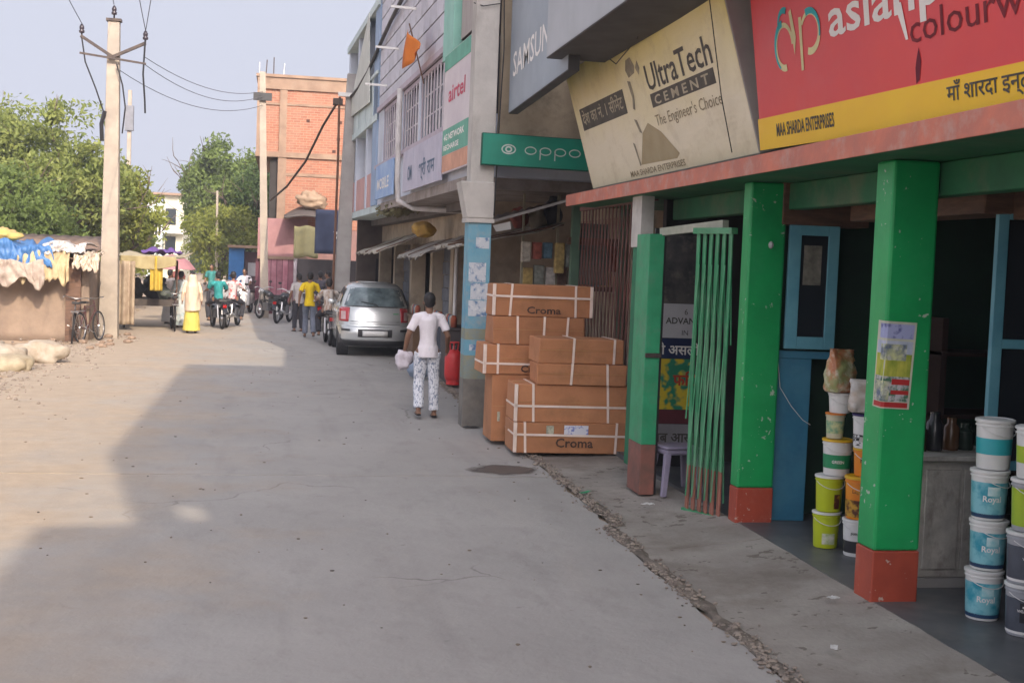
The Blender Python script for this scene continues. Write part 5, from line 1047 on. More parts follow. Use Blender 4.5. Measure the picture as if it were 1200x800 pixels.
# market stall / cart
cart = local('handcart', 'loaded handcart under a yellow and purple canopy beside the left pole', 'handcart')
m_dw = mat('dark_weathered_wood', (.09, .07, .055), (.05, .04, .035), scale=6, rough=.8)
for j in range(8): MB().box(-.75+.19*j, -.58+.19*j, -.9, .9, .72, .76).build('plank', m_dw, cart)
MB().box(-.76, .78, -.92, -.88, .62, .80).build('side_rail', m_dw, cart); MB().box(-.76, .78, .88, .92, .62, .80).build('side_rail', m_dw, cart)
def wheel(par, c, r, axis='x', tyre=.03, spokes=12, nm='wheel', sp=.006, m_r=None):
    w = MB().torus(c, r-tyre, tyre, 28, 7, axis).build(nm, rubber, par, smooth=True)
    MB().torus(c, r-tyre*2.1, tyre*.45, 28, 6, axis).build('rim', m_r or chrome, w, smooth=True)
    mb = MB(); 
    for i in range(spokes):
        a = 2*math.pi*i/spokes; e = Vector(((0, math.cos(a), math.sin(a)) if axis == 'x' else (math.cos(a), 0, math.sin(a))))*(r-tyre*2)
        mb.tube([Vector(c), Vector(c)+e], sp, 4)
    mb.ell(c, (tyre*1.6,)*3, 8, 6); mb.build('spokes', m_r or chrome, w); return w
for sx in (-.62, .62):
    for sy in (-.6, .6): wheel(cart, (sx, sy, .33), .33)
for sx in (-.72, .72):
    for sy in (-.85, .85): mb = MB(); mb.tube([(sx, sy, .76), (sx*1.02, sy, 1.85)], .022, 6); mb.build('canopy_post', brown_wood, cart)
put(cart, (-3.55, 36.2, 0), .1)
cn = thing('stall_canopy', (-3.2, 35, 1.8), 'yellow cloth canopy with purple edge hung over the handcart', 'canopy')
def cloth_sheet(name, fn, m, par, nu=24, nv=16): mb = MB(); mb.grid(fn, nu, nv); return mb.build(name, m, par, smooth=True, solid=.012)
m_ycl = mat('yellow_canopy_cloth', (.52, .38, .05), (.42, .29, .04), scale=4)
cloth_sheet('sheet', lambda u, v: (-4.2+1.75*u, 34.6+2.6*v, 1.95+.12*v-.14*math.sin(u*math.pi)+.05*noise.noise(Vector((u*6, v*6, 2)))), mat('cream_canopy', (.42, .37, .25), (.32, .27, .18), scale=3), cn)
cloth_sheet('hanging_cloth', lambda u, v: (-3.35+.30*u, 34.55+.05*math.sin(u*10), 1.05+.9*v), m_ycl, cn)
cloth_sheet('hanging_cloth', lambda u, v: (-4.1+1.4*u, 34.5+.05*math.sin(u*14), 1.72+.22*v-.12*math.sin(u*math.pi)*(1-v)), mat('dull_yellow_valance', (.40, .34, .18), (.30, .24, .12), scale=3), cn)
cloth_sheet('purple_cloth', lambda u, v: (-3.6+1.0*u, 34.52+.9*v, 2.02+.14*noise.noise(Vector((u*5, v*5, 7)))+.05), mat('purple_cloth', (.13, .07, .26), (.10, .05, .2), scale=4), cn)
cloth_sheet('white_cloth', lambda u, v: (-4.15+.42*u, 34.48+.05*math.sin(u*12), .15+1.65*v), mat('cream_curtain', (.40, .32, .23), (.28, .21, .15), scale=4), cn)
for k, (x, y, z, r, c) in enumerate([(-3.9, 36.0, .77, .25, (.03, .03, .03)), (-3.4, 36.3, .77, .3, (.05, .045, .05)), (-3.1, 35.7, .77, .18, (.12, .14, .12))]):
    blob('goods_bundle', (r, r, r*1.1), ['black', 'charcoal', 'dull green'][k]+' bundle loaded on the handcart, '+['nearest the pole', 'largest one in the middle', 'at the street end'][k], 'bundle', mat('goods_%d' % k, c, scale=6), (x, y, z), amp=.4)
um = thing('pink_umbrella', (-3.2, 39.5, 0), 'faded pink sunshade umbrella behind the handcart', 'umbrella')
mb = MB(); n = 12; rr = [(0.03, 2.0), (.25, 1.95), (.5, 1.80), (.68, 1.58)]
for r_, z in rr: mb.v += [(-3.2+r_*math.cos(2*math.pi*j/n)*(1), 39.5+r_*math.sin(2*math.pi*j/n), z-(.04 if j % 2 else 0)*r_) for j in range(n)]
mb.f = [(i*n+j, i*n+(j+1) % n, (i+1)*n+(j+1) % n, (i+1)*n+j) for i in range(3) for j in range(n)]; mb.m = [0]*len(mb.f); mb.build('canopy', mat('faded_pink_cloth', (.55, .28, .30), (.45, .22, .25), scale=2, translucent=.3), um, solid=.008)
mb = MB(); mb.tube([(-3.2, 39.5, 0), (-3.2, 39.5, 2.05)], .018, 6); mb.build('pole', steel_dark, um)

# ---------------------------------------------------------------- utility poles and wires
m_pole = mat('cast_cement_pole', (.40, .345, .28), (.30, .26, .215), scale=2.5, rough=.9, bump=.2, spot=(.28, .25, .22), spot_amt=.5, spot_scale=3, streak=.3)
def sqpole(par, b, t, w0, w1, m, name='shaft'):
    b = Vector(b); t = Vector(t); mb = MB(); P = []
    for q, w in ((b, w0), (t, w1)):
        for i, j in ((-1, -1), (1, -1), (1, 1), (-1, 1)): P.append(q+Vector((i*w/2, j*w*.42, 0)))
    return mb.hexa(P).build(name, m, par, bevel=.015)
lp = thing('utility_pole', (-3.98, 31.65, 0), 'tall tapered cement electricity pole with V crossarm on the left', 'utility pole', 'electricity poles')
sqpole(lp, (-4.0, 31.65, -.2), (-4.0, 31.6, 7.45), .44, .26, m_pole)
MB().bar((-4.0, 31.42, 6.56), (-4.72, 31.42, 7.0), .07, .07).build('crossarm', steel_dark, lp); MB().bar((-4.0, 31.42, 6.56), (-3.26, 31.42, 6.93), .07, .07).build('crossarm', steel_dark, lp)
MB().bar((-4.73, 31.36, 6.60), (-3.24, 31.36, 6.44), .045, .045).build('crossarm', steel_dark, lp)
def insul(par, x, y, z): MB().lathe([(.02, -.12), (.02, 0), (.06, .01), (.065, .06), (.04, .08), (.055, .10), (.055, .15), (.03, .20), (0.01, .22)], (x, y, z), 10).build('insulator', mat('dark_brown_porcelain', (.04, .03, .04), rough=.25), par, smooth=True)
insul(lp, -4.70, 31.42, 7.06); insul(lp, -3.27, 31.42, 7.0); insul(lp, -4.0, 31.55, 7.55); MB().box(-4.17, -3.83, 31.45, 31.7, 7.40, 7.46).build('cap_plate', steel_dark, lp)
bp_ = thing('utility_pole', (-.62, 43.5, 0), 'slim cement electricity pole in front of the brick building', 'utility pole', 'electricity poles'); sqpole(bp_, (-.50, 43.5, -.2), (-.78, 43.5, 8.1), .28, .20, m_pole)
MB().box(-1.05, -.45, 43.3, 43.4, 7.15, 7.4).build('meter_box', black, bp_)
fp = thing('utility_pole', (1.57, 33.1, 0), 'grey cement pole beside the silver car and the grey building', 'utility pole', 'electricity poles'); sqpole(fp, (1.50, 33.1, -.2), (1.66, 33.1, 6.75), .42, .28, mat('grey_cast_pole', (.36, .35, .34), (.28, .27, .26), scale=2.5, rough=.9, bump=.2))
MB().box(1.3, 1.95, 32.85, 32.95, 6.15, 6.25).build('crossarm', white_p, fp); MB().box(1.18, 1.42, 32.9, 33.2, 5.95, 6.10).build('clamp_box', steel_dark, fp)
tp = thing('utility_pole', (-6.9, 60, 0), 'distant thin pole with grey transformer box behind the left pole', 'utility pole', 'electricity poles'); sqpole(tp, (-6.86, 60, -.2), (-6.86, 60, 9.2), .22, .16, m_pole); MB().box(-7.05, -6.68, 59.8, 60.1, 7.4, 8.5).build('transformer_box', mat('transformer_grey', (.2, .21, .24)), tp)
sp3 = thing('utility_pole', (-3.0, 62, 0), 'very thin pale pole in front of the right hand trees', 'utility pole', 'electricity poles'); sqpole(sp3, (-3.0, 62, 0), (-3.05, 62, 5.0), .14, .10, m_pole)
def wire(a, b, sag, label, r=.008, n=14, m=None):
    a = Vector(a); b = Vector(b); mb = MB(); mb.tube([a+(b-a)*(i/n)-Vector((0, 0, sag*4*(i/n)*(1-i/n))) for i in range(n+1)], r, 5); return tag(mb.build('overhead_wire', m or mat('grey_wire', (.10, .10, .11))), label, 'wire')
wire((-4.70, 31.42, 7.28), (-3.2, 2, 9.0), .4, 'overhead wire from the left insulator rising towards the camera', .009)
wire((-4.0, 31.5, 7.78), (-1.6, 2, 9.2), .4, 'overhead wire from the top insulator of the left pole', .009)
wire((-3.27, 31.42, 7.22), (-1.2, 2, 8.4), .4, 'overhead wire from the right insulator rising steeply towards the camera', .009)
wire((-3.27, 31.42, 7.20), (-.9, 16, 10.4), .1, 'overhead wire forking up to the right from the left pole', .009)
wire((-3.27, 31.42, 6.6), (-.75, 43.4, 7.45), .35, 'overhead wire sagging from the left pole to the slim pole, upper one', .009)
wire((-3.3, 31.42, 6.45), (-.75, 43.4, 7.3), .45, 'overhead wire sagging from the left pole to the slim pole, middle one', .009)
wire((-3.9, 31.42, 6.3), (-.75, 43.4, 7.0), .5, 'overhead wire sagging from the left pole to the slim pole, lowest one', .009)
mb = MB(); mb.tube([(-4.7, 31.4, 7.0), (-4.6, 31.35, 6.4), (-4.35, 31.3, 5.8), (-4.18, 31.35, 5.3)], .018, 5); mb.tube([(-3.27, 31.4, 7.0), (-3.3, 31.35, 6.2), (-3.25, 31.35, 5.6), (-3.24, 31.4, 5.3)], .022, 5); mb.tube([(-3.9, 31.35, 6.4), (-3.75, 31.3, 5.9), (-3.68, 31.3, 5.4), (-3.75, 31.4, 4.8)], .018, 5); mb.tube([(-4.15, 31.4, 5.3), (-4.22, 31.4, 5.0), (-4.2, 31.4, 4.6)], .05, 5)
tag(mb.build('drop_cable', black), 'loose black drop cables dangling from the left pole crossarm', 'cable')
mb = MB(); mb.tube([(1.35, 33.0, 6.12), (1.0, 35, 5.6), (.6, 37.5, 4.8), (.1, 40, 4.2), (-.4, 43.2, 3.9)], .035, 6); tag(mb.build('power_cable', steel_dark, smooth=True), 'brown sagging cable from the grey pole across the brick wall', 'cable')
mb = MB(); mb.tube([(1.33, 32.95, 6.1), (1.34, 32.9, 4.5), (1.32, 32.9, 2.5), (1.30, 32.9, .5)], .035, 6); tag(mb.build('conduit', mat('rust_conduit', (.16, .08, .05))), 'rusty conduit running down beside the grey pole', 'pipe')

# ---------------------------------------------------------------- trees
def leaf_mat(name, a, b_): return mat(name, a, b_, scale=1.6, rough=.55, translucent=.45, contrast=(.4, .6), detail=3, spec=.25)
m_lf = [leaf_mat('feathery_leaf_green', (.30, .34, .10), (.17, .22, .06)), leaf_mat('broad_leaf_green', (.20, .27, .075), (.11, .16, .045)), leaf_mat('dark_leaf_green', (.11, .17, .055), (.06, .10, .035)), leaf_mat('yellow_leaf_green', (.30, .33, .07), (.20, .24, .05))]
m_bark = mat('tree_bark', (.16, .12, .09), (.09, .07, .055), scale=5, stretch=(1, 1, .3), rough=.9, bump=.4)
def tree(x, y, h, rad, m, label, n=9000, leaf=.13, seed=0, trunk=.16, zlow=.25, droop=0.0, narrow=1.0):
    n = int(n*1.9); leaf *= .68
    g = np.random.default_rng(seed); random.seed(seed)
    t = thing('tree', (x, y, 0), label, 'tree', 'trees beside the street'); mb = MB(); tips = []
    lean = Vector((random.uniform(-.4, .4), random.uniform(-.4, .4), 0)); h0 = h*.32
    mb.tube([(x, y, -.2), (x+lean.x*.3, y+lean.y*.3, h0*.5), (x+lean.x, y+lean.y, h0)], [trunk*1.3, trunk, trunk*.85], 8)
    def limb(p, d, L_, r, lev):
        k = 4; path = [p]; dd = d.normalized()
        for i in range(k): dd = (dd+Vector((random.gauss(0, .22), random.gauss(0, .22), random.gauss(.08, .15)))).normalized(); path.append(path[-1]+dd*L_/k)
        mb.tube(path, [r*(1-.18*i) for i in range(k+1)], 5)
        tips.append(path[-1]); 
        if lev: tips.append(path[2])
        if lev < 2:
            for q in range(3 if lev else 4): limb(path[random.choice([2, 3, 4])], dd+Vector((random.gauss(0, .75), random.gauss(0, .75), random.gauss(.1, .4))), L_*.62, r*.5, lev+1)
    for i in range(7):
        a = 2*math.pi*i/7+random.uniform(-.4, .4); e = random.uniform(.35, 1.3)
        limb(Vector((x+lean.x, y+lean.y, h0*random.uniform(.8, 1.05))), Vector((math.cos(a), math.sin(a), e)), math.hypot(rad*.8*narrow, (h-h0)*.55)*random.uniform(.7, 1.0), trunk*.45, 0)
    mb.build('trunk', m_bark, t, smooth=True)
    T = np.array([tuple(p) for p in tips]); cx = np.array([x+lean.x, y+lean.y, h*.58])
    sc = np.array([rad, rad, h*.42]); T = cx+(T-cx)*np.minimum(1, 1/np.maximum(1e-6, np.linalg.norm((T-cx)/sc, axis=1)))[:, None]
    extra = g.normal(size=(60, 3)); extra /= np.linalg.norm(extra, axis=1)[:, None]; extra = cx+extra*sc*g.uniform(.6, 1.0, (60, 1)); extra[:, 2] = np.maximum(extra[:, 2], h*zlow)
    T = np.vstack([T, extra]); m_c = len(T)
    cl = g.integers(0, m_c, n); spread = rad*.15*g.uniform(.5, 1.7, m_c)
    off = g.normal(size=(n, 3)); off /= np.linalg.norm(off, axis=1)[:, None]; off *= (g.uniform(0, 1, (n, 1))**.45)
    off[:, 2] *= .7
    P = T[cl]+off*spread[cl][:, None]*1.6; P[:, 2] -= droop*g.uniform(0, 1, n)**2
    P[:, 2] = np.maximum(P[:, 2], .3)
    a = g.normal(size=(n, 3)); a[:, 2] -= .3; a /= np.linalg.norm(a, axis=1)[:, None]; b_ = np.cross(a, g.normal(size=(n, 3))); b_ /= np.linalg.norm(b_, axis=1)[:, None]
    s_ = leaf*g.uniform(.6, 1.5, (n, 1)); V = np.empty((n, 4, 3)); V[:, 0] = P-a*s_; V[:, 1] = P+b_*s_*.42-a*s_*.1; V[:, 2] = P+a*s_; V[:, 3] = P-b_*s_*.42-a*s_*.1
    V = V.reshape(-1, 3)-np.array([x, y, 0])
    me = bpy.data.meshes.new('crown'); me.vertices.add(n*4); me.vertices.foreach_set('co', V.ravel()); me.loops.add(n*4); me.loops.foreach_set('vertex_index', np.arange(n*4)); me.polygons.add(n); me.polygons.foreach_set('loop_start', np.arange(0, n*4, 4)); me.polygons.foreach_set('loop_total', np.full(n, 4)); me.update(calc_edges=True)
    me.materials.append(m); o = bpy.data.objects.new('crown', me); C.objects.link(o); o.parent = t; return t
tree(-7.2, 43, 6.7, 2.3, m_lf[0], 'tall feathery green tree behind the mud hut, its top the highest on the left', 15000, .13, 1, .2)
tree(-6.2, 46, 5.4, 1.75, m_lf[3], 'yellow green tree directly behind the left electricity pole', 11000, .12, 2, .16, zlow=.2)
tree(-10.9, 46, 5.4, 2.6, m_lf[0], 'feathery green tree at the left edge of the photo', 12000, .13, 3, .2)
tree(-7.4, 38, 4.3, 1.9, m_lf[1], 'dense lower tree rising right behind the mud hut roof', 12000, .11, 4, .14, zlow=.3)
tree(-9.6, 37, 4.2, 2.0, m_lf[0], 'bushy tree behind the hut at the left edge', 10000, .11, 5, .14, zlow=.3)
tree(-6.9, 52, 4.4, 1.5, m_lf[1], 'small rounded tree at the street end of the left clump', 8000, .12, 6, .14, zlow=.15)
tree(-2.5, 68, 8.0, 2.1, m_lf[1], 'tall broad leaved tree left of the brick building', 15000, .17, 7, .25, zlow=.15)
tree(-.5, 64, 7.4, 1.8, m_lf[2], 'dark tree half hidden by the slim pole and brick building', 9000, .16, 8, .2, zlow=.2)
tree(-3.6, 78, 7.4, 1.8, m_lf[2], 'dark rounded tree at the far end of the street', 9000, .18, 9, .2, zlow=.15)
tree(-2.9, 63, 4.6, 1.7, m_lf[3], 'low light green tree in front of the tall right hand one', 8000, .13, 10, .14, zlow=.1)
tree(-13, 110, 4.5, 5, m_lf[2], 'far hazy tree closing the view left of the white building', 9000, .25, 11, .3, zlow=.1)
tree(-4, 125, 4, 5, m_lf[2], 'far hazy tree closing the view down the street', 9000, .25, 12, .3, zlow=.1)
# low hedge-like far greenery
g = np.random.default_rng(5); n = 26000; P = np.empty((n, 3)); P[:, 0] = g.uniform(-60, 40, n); P[:, 1] = g.uniform(135, 150, n); P[:, 2] = g.uniform(0, 1, n)**.7*(2.0+.8*np.sin(P[:, 0]*.35)+.5*np.sin(P[:, 0]*1.3))
a = g.normal(size=(n, 3)); a /= np.linalg.norm(a, axis=1)[:, None]; b_ = np.cross(a, g.normal(size=(n, 3))); b_ /= np.linalg.norm(b_, axis=1)[:, None]
V = np.stack([P-a*.4, P+b_*.25, P+a*.4, P-b_*.25], 1).reshape(-1, 3); me = bpy.data.meshes.new('far_greenery'); me.from_pydata(V.tolist(), [], np.arange(n*4).reshape(-1, 4).tolist()); me.materials.append(m_lf[2]); o = bpy.data.objects.new('far_greenery', me); C.objects.link(o); tag(o, kind='stuff')
random.seed(11)

# ---------------------------------------------------------------- people
m_skin = mat('brown_skin', (.22, .115, .07), (.19, .10, .06), scale=6, rough=.55); m_hair = mat('black_hair', (.012, .01, .01), rough=.55, bump=.4, bscale=60); m_eye = mat('eye_white', (.6, .58, .55), rough=.3)
def remesh(mb, name, m, par, vox, smooth_it=4, fold=0.0, ff=9, seed=0):
    o = mb.build(name, m, par); r = o.modifiers.new('r', 'REMESH'); r.mode = 'VOXEL'; r.voxel_size = vox; r.use_smooth_shade = True
    s_ = o.modifiers.new('s', 'SMOOTH'); s_.factor = .5; s_.iterations = smooth_it; bake(o)
    if fold:
        me = o.data
        nv = len(me.vertices); co = np.empty(nv*3, 'f'); me.vertices.foreach_get('co', co); co = co.reshape(-1, 3); no = np.empty(nv*3, 'f'); me.vertex_normals.foreach_get('vector', no); no = no.reshape(-1, 3)
        d = np.array([noise.noise((x*ff+seed, y*ff, z*ff*.35))+.5*noise.noise((x*ff*2.3, y*ff*2.3+seed, z*ff*.9)) for x, y, z in co.tolist()], 'f')
        me.vertices.foreach_set('co', (co+no*d[:, None]*fold).ravel()); me.update()
    return o
def person(label, top_m, bot_m, pose='stand', J=None, vox=.016, hair=m_hair, group=None, sleeve=.55, extra=None, fingers=False, shoe=black, dress=False, scalef=1.0, top_m2=None, seed=0, long_hair=False):
    t = local('person', label, 'person', group)
    j = dict(pel=(0, 0, .93), chest=(0, .0, 1.25), neck=(0, -.01, 1.43), head=(0, .01, 1.57), sl=(-.168, -.01, 1.365), sr=(.168, -.01, 1.365), el=(-.24, -.03, 1.12), er=(.24, -.03, 1.12), wl=(-.26, .06, .88), wr=(.26, .06, .88), hl=(-.085, 0, .90), hr=(.085, 0, .90), kl=(-.10, .04, .49), kr=(.10, .04, .49), al=(-.11, -.01, .08), ar=(.11, -.01, .08))
    if pose == 'walk': j.update(kl=(-.10, .16, .52), al=(-.10, .10, .10), kr=(.10, .01, .50), ar=(.11, -.20, .13), el=(-.25, -.12, 1.14), wl=(-.27, -.10, .90), er=(.25, .06, 1.13), wr=(.26, .22, .95))
    if pose == 'ride': j.update(pel=(0, -.05, .82), chest=(0, -.02, 1.12), neck=(0, .02, 1.31), head=(0, .05, 1.45), sl=(-.168, .0, 1.24), sr=(.168, .0, 1.24), el=(-.27, .18, 1.06), er=(.27, .18, 1.06), wl=(-.29, .42, 1.02), wr=(.29, .42, 1.02), hl=(-.10, 0, .80), hr=(.10, 0, .80), kl=(-.22, .36, .66), kr=(.22, .36, .66), al=(-.20, .22, .26), ar=(.20, .22, .26))
    if J: j.update(J)
    j = {k: Vector(v) for k, v in j.items()}
    def torso(mb, e=0, z0=0):
        p, c, n = j['pel'], j['chest'], j['neck']; q = [(p+(p-c)*.22, (.13, .10)), (p, (.155, .115)), (p+(c-p)*.45, (.132, .10)), (c, (.158, .112)), (c+(n-c)*.55, (.165, .105)), (c+(n-c)*.85, (.12, .085)), (n, (.056, .056))]
        mb.tube([a for a, b in q], [(b[0]+e, b[1]+e) for a, b in q], 16)
        mb.tube([j['sl'], j['sl']*.5+(c+(n-c)*.75)*.5, c+(n-c)*.72, j['sr']*.5+(c+(n-c)*.75)*.5, j['sr']], [.044+e, .052+e, .058+e, .052+e, .044+e], 10)
    def seg(mb, a, b, r0, r1, e=0, mid=None): 
        m_ = (a+b)/2; mb.tube([a, a+(b-a)*.35, m_+(b-a)*.2, b], [r0+e, (mid or (r0*.98))+e, (r0+r1)/2+e, r1+e], 10); mb.ell(a, ((r0+e)*1.0,)*3, 8, 6); mb.ell(b, ((r1+e)*1.0,)*3, 8, 6)
    mb = MB(); torso(mb); h = j['head']
    mb.tube([j['neck']-Vector((0, 0, .04)), h-Vector((0, .01, .04))], [.056, .052], 10)
    mb.ell(h+Vector((0, -.01, .03)), (.076, .092, .10), 16, 12); mb.ell(h+Vector((0, .03, -.045)), (.052, .062, .062), 12, 8); mb.tube([h+Vector((0, .088, .015)), h+Vector((0, .115, -.02)), h+Vector((0, .085, -.03))], [.008, .016, .012], 6)
    for s_ in (-1, 1): mb.ell(h+Vector((s_*.078, -.005, -.005)), (.012, .02, .032), 8, 6)
    mb.tube([h+Vector((-.022, .09, -.055)), h+Vector((.022, .09, -.055))], .009, 6)
    for s_, S_, E_, W_, H_, K_, A_ in ((-1, 'sl', 'el', 'wl', 'hl', 'kl', 'al'), (1, 'sr', 'er', 'wr', 'hr', 'kr', 'ar')):
        seg(mb, j[S_], j[E_], .050, .038); seg(mb, j[E_], j[W_], .040, .025)
        d = (j[W_]-j[E_]).normalized(); pc = j[W_]+d*.05; side = Vector((0, 1, 0)) if abs(d.y) < .8 else Vector((1, 0, 0)); side = (side-d*side.dot(d)).normalized(); nn = d.cross(side)
        mb.tube([j[W_], pc, j[W_]+d*.095], [(.026, .026), (.040, .018), (.040, .016)] if abs(d.z) > .8 else [.026, .034, .030], 8)
        if fingers:
            for q, (o_, L_) in enumerate(((-.030, .065), (-.010, .078), (.010, .072), (.029, .056))):
                b0 = j[W_]+d*.088+side*o_; mb.tube([b0, b0+d*L_*.5+nn*s_*-.006, b0+d*L_*.85+nn*s_*-.022], [.0095, .0088, .0075], 6)
            b0 = j[W_]+d*.035+side*.03; mb.tube([b0, b0+side*.026+d*.022, b0+side*.034+d*.05], [.012, .0105, .0085], 6)
        seg(mb, j[H_], j[K_], .082, .056); seg(mb, j[K_], j[A_], .058, .034, mid=.060)
        ft = Vector((s_*.02, 1, 0)).normalized(); mb.tube([j[A_]+Vector((0, -.05, -.035)), j[A_]+ft*.06-Vector((0, 0, .035)), j[A_]+ft*.17-Vector((0, 0, .055))], [(.034, .034), (.040, .032), (.036, .018)], 8)
    remesh(mb, 'body', m_skin, t, min(vox, .008) if fingers else vox, 2)
    for s_ in (-1, 1): MB().ell(h+Vector((s_*.030, .078, .012)), (.012, .010, .008), 8, 6).build('eye', m_eye, t, smooth=True)
    # hair
    mb = MB().ell(h+Vector((0, -.022, .048)), (.084, .094, .094), 16, 12); mb.ell(h+Vector((0, -.055, .0)), (.074, .055, .075), 12, 8)
    if long_hair: mb.tube([h+Vector((0, -.08, 0)), h+Vector((0, -.12, -.2)), h+Vector((0, -.12, -.4))], [.04, .03, .015], 8)
    remesh(mb, 'hair', hair, t, .011, 1, .004, 60)
    # clothes
    mb = MB(); torso(mb, .017)
    if pose != 'ride': mb.tube([j['pel']+Vector((0, 0, .05)), j['pel']-Vector((0, 0, .10))], [(.175, .135), (.185, .145)], 16)
    for S_, E_, W_ in (('sl', 'el', 'wl'), ('sr', 'er', 'wr')):
        q = j[S_]+(j[E_]-j[S_])*min(1, sleeve*1.35); mb.tube([j[S_], (j[S_]+q)/2, q], [.058, .062, .066], 10); mb.ell(j[S_], (.058,)*3, 10, 8)
        if sleeve > .9: mb.tube([j[E_], j[W_]-(j[W_]-j[E_])*.08], [.055, .04], 10)
    remesh(mb, 'shirt', top_m, t, max(.011, vox*.8), 7, .012, 9, seed)
    mb = MB(); mb.tube([j['pel']+Vector((0, 0, .05)), j['pel']-Vector((0, 0, .10))], [(.165, .125), (.17, .13)], 16)
    if dress:
        p = j['pel']; mb.tube([p, p-Vector((0, 0, .3)), p-Vector((0, 0, .6)), (p.x, p.y, .07)], [(.17, .14), (.22, .19), (.25, .22), (.27, .24)], 20)
    else:
        for H_, K_, A_ in (('hl', 'kl', 'al'), ('hr', 'kr', 'ar')):
            e = j[A_]+(j[K_]-j[A_])*.06; mb.tube([j[H_], (j[H_]+j[K_])/2, j[K_], (j[K_]+e)/2, e], [.098, .088, .076, .074, .070], 12); mb.ell(j[K_], (.076,)*3, 10, 8)
    remesh(mb, 'skirt' if dress else 'trousers', bot_m, t, max(.011, vox*.8), 3, .011, 10, seed+3)
    for A_ in ('al', 'ar'):
        mb = MB(); q = j[A_]; mb.tube([q+Vector((0, -.075, -.055)), q+Vector((0, .06, -.06)), q+Vector((0, .19, -.066))], [(.034, .014), (.044, .014), (.040, .010)], 8); mb.build('sandal', shoe, t, smooth=True)
    return t
m_ws = mat('white_cotton_shirt', (.78, .74, .77), (.68, .64, .67), scale=6, rough=.85)
m_pp = mat('blue_white_printed_trousers', (.68, .70, .74), (.20, .24, .33), scale=42, contrast=(.40, .50), detail=3, rough=.85, stretch=(1, 1, .55))
m_jean = mat('grey_blue_jeans', (.16, .18, .23), (.10, .12, .16), scale=6, rough=.9); m_dkt = mat('charcoal_trousers', (.04, .04, .05), rough=.9); m_ylw = mat('bright_yellow_tshirt', (.72, .52, .01), (.62, .44, .01), scale=6, rough=.85)
man = person('man in white shirt and blue and white patterned trousers walking away by the cartons', m_ws, m_pp, 'walk', dict(kl=(-.10, .07, .52), al=(-.11, -.09, .12), kr=(.10, .06, .51), ar=(.12, .06, .08), el=(-.27, -.02, 1.13), wl=(-.30, .10, .91), er=(.26, -.05, 1.13), wr=(.28, .12, .96)), vox=.011, fingers=True, seed=2)
put(man, (1.95, 16.95, 0), 0, .985)
bag = blob('cloth_bag', (.12, .12, .14), 'white cloth bag held in the left hand of the man in the white shirt', 'bag', mat('white_bag_cloth', (.62, .58, .62), (.5, .46, .5), scale=8, bump=.3), (1.645, 17.06, .63), amp=.4, fr=9)
put(person('man in bright yellow shirt and jeans walking away towards the brick building', m_ylw, m_jean, 'walk', seed=4), (.74, 33.2, 0), 0, 1.0)
put(person('person in pale grey top with a dark skirt beside the man in yellow', mat('pale_grey_top', (.50, .47, .46)), m_dkt, 'stand', seed=5), (.50, 36.0, 0), .3, .95)
m_sari = mat('cream_peach_sari', (.70, .56, .42), (.62, .47, .34), scale=5, rough=.8); m_sky = mat('lemon_yellow_skirt', (.66, .55, .12), (.54, .44, .10), scale=4, rough=.8)
w1 = person('woman in cream shawl and lemon yellow skirt standing at the left roadside', m_sari, m_sky, 'stand', dress=True, seed=8, sleeve=1)
mb = MB(); mb.tube([(0, -.03, 1.64), (0, -.04, 1.55), (0, -.04, 1.42), (0, -.03, 1.30), (0, -.02, 1.0), (.02, -.02, .62)], [(.06, .08), (.115, .125), (.16, .14), (.24, .17), (.27, .20), (.28, .22)], 20); remesh(mb, 'shawl', m_sari, w1, .018, 3, .02, 9, 3)
put(w1, (-2.25, 34.1, 0), .1, .93)
w2 = person('woman in pale blue printed sari behind the woman in yellow', mat('pale_blue_print_sari', (.42, .52, .54), (.60, .58, .55), scale=14, contrast=(.45, .55)), mat('pale_blue_sari_skirt', (.38, .48, .5), (.55, .55, .52), scale=10), 'stand', dress=True, seed=9, sleeve=1); put(w2, (-2.72, 36.5, 0), .5, .92)
w3 = person('woman in white and peach clothes beside the handcart', mat('peach_white_cloth', (.62, .50, .44), (.66, .62, .58), scale=6), mat('white_skirt_cloth', (.6, .56, .52)), 'stand', dress=True, seed=10, sleeve=1); put(w3, (-3.15, 38.2, 0), -.4, .92)
for k, (x, y, c, lab, ang) in enumerate([(-.2, 52, (.35, .33, .36), 'man in grey shirt standing outside the far maroon shop', 2.5), (1.15, 38.5, (.09, .08, .10), 'man in dark clothes in the shade behind the man in yellow', .2), (1.45, 40.6, (.24, .17, .14), 'man in brown shirt under the blue tarpaulin', 1.2), (-2.6, 50, (.05, .26, .25), 'person in teal standing far down the road', 3), (-3.6, 47, (.25, .08, .07), 'person in maroon clothes beyond the pink umbrella', .6)]):
    put(person(lab, mat('crowd_top_%d' % k, c), m_dkt, 'stand', vox=.024, seed=k*3), (x, y, 0), ang, .98)

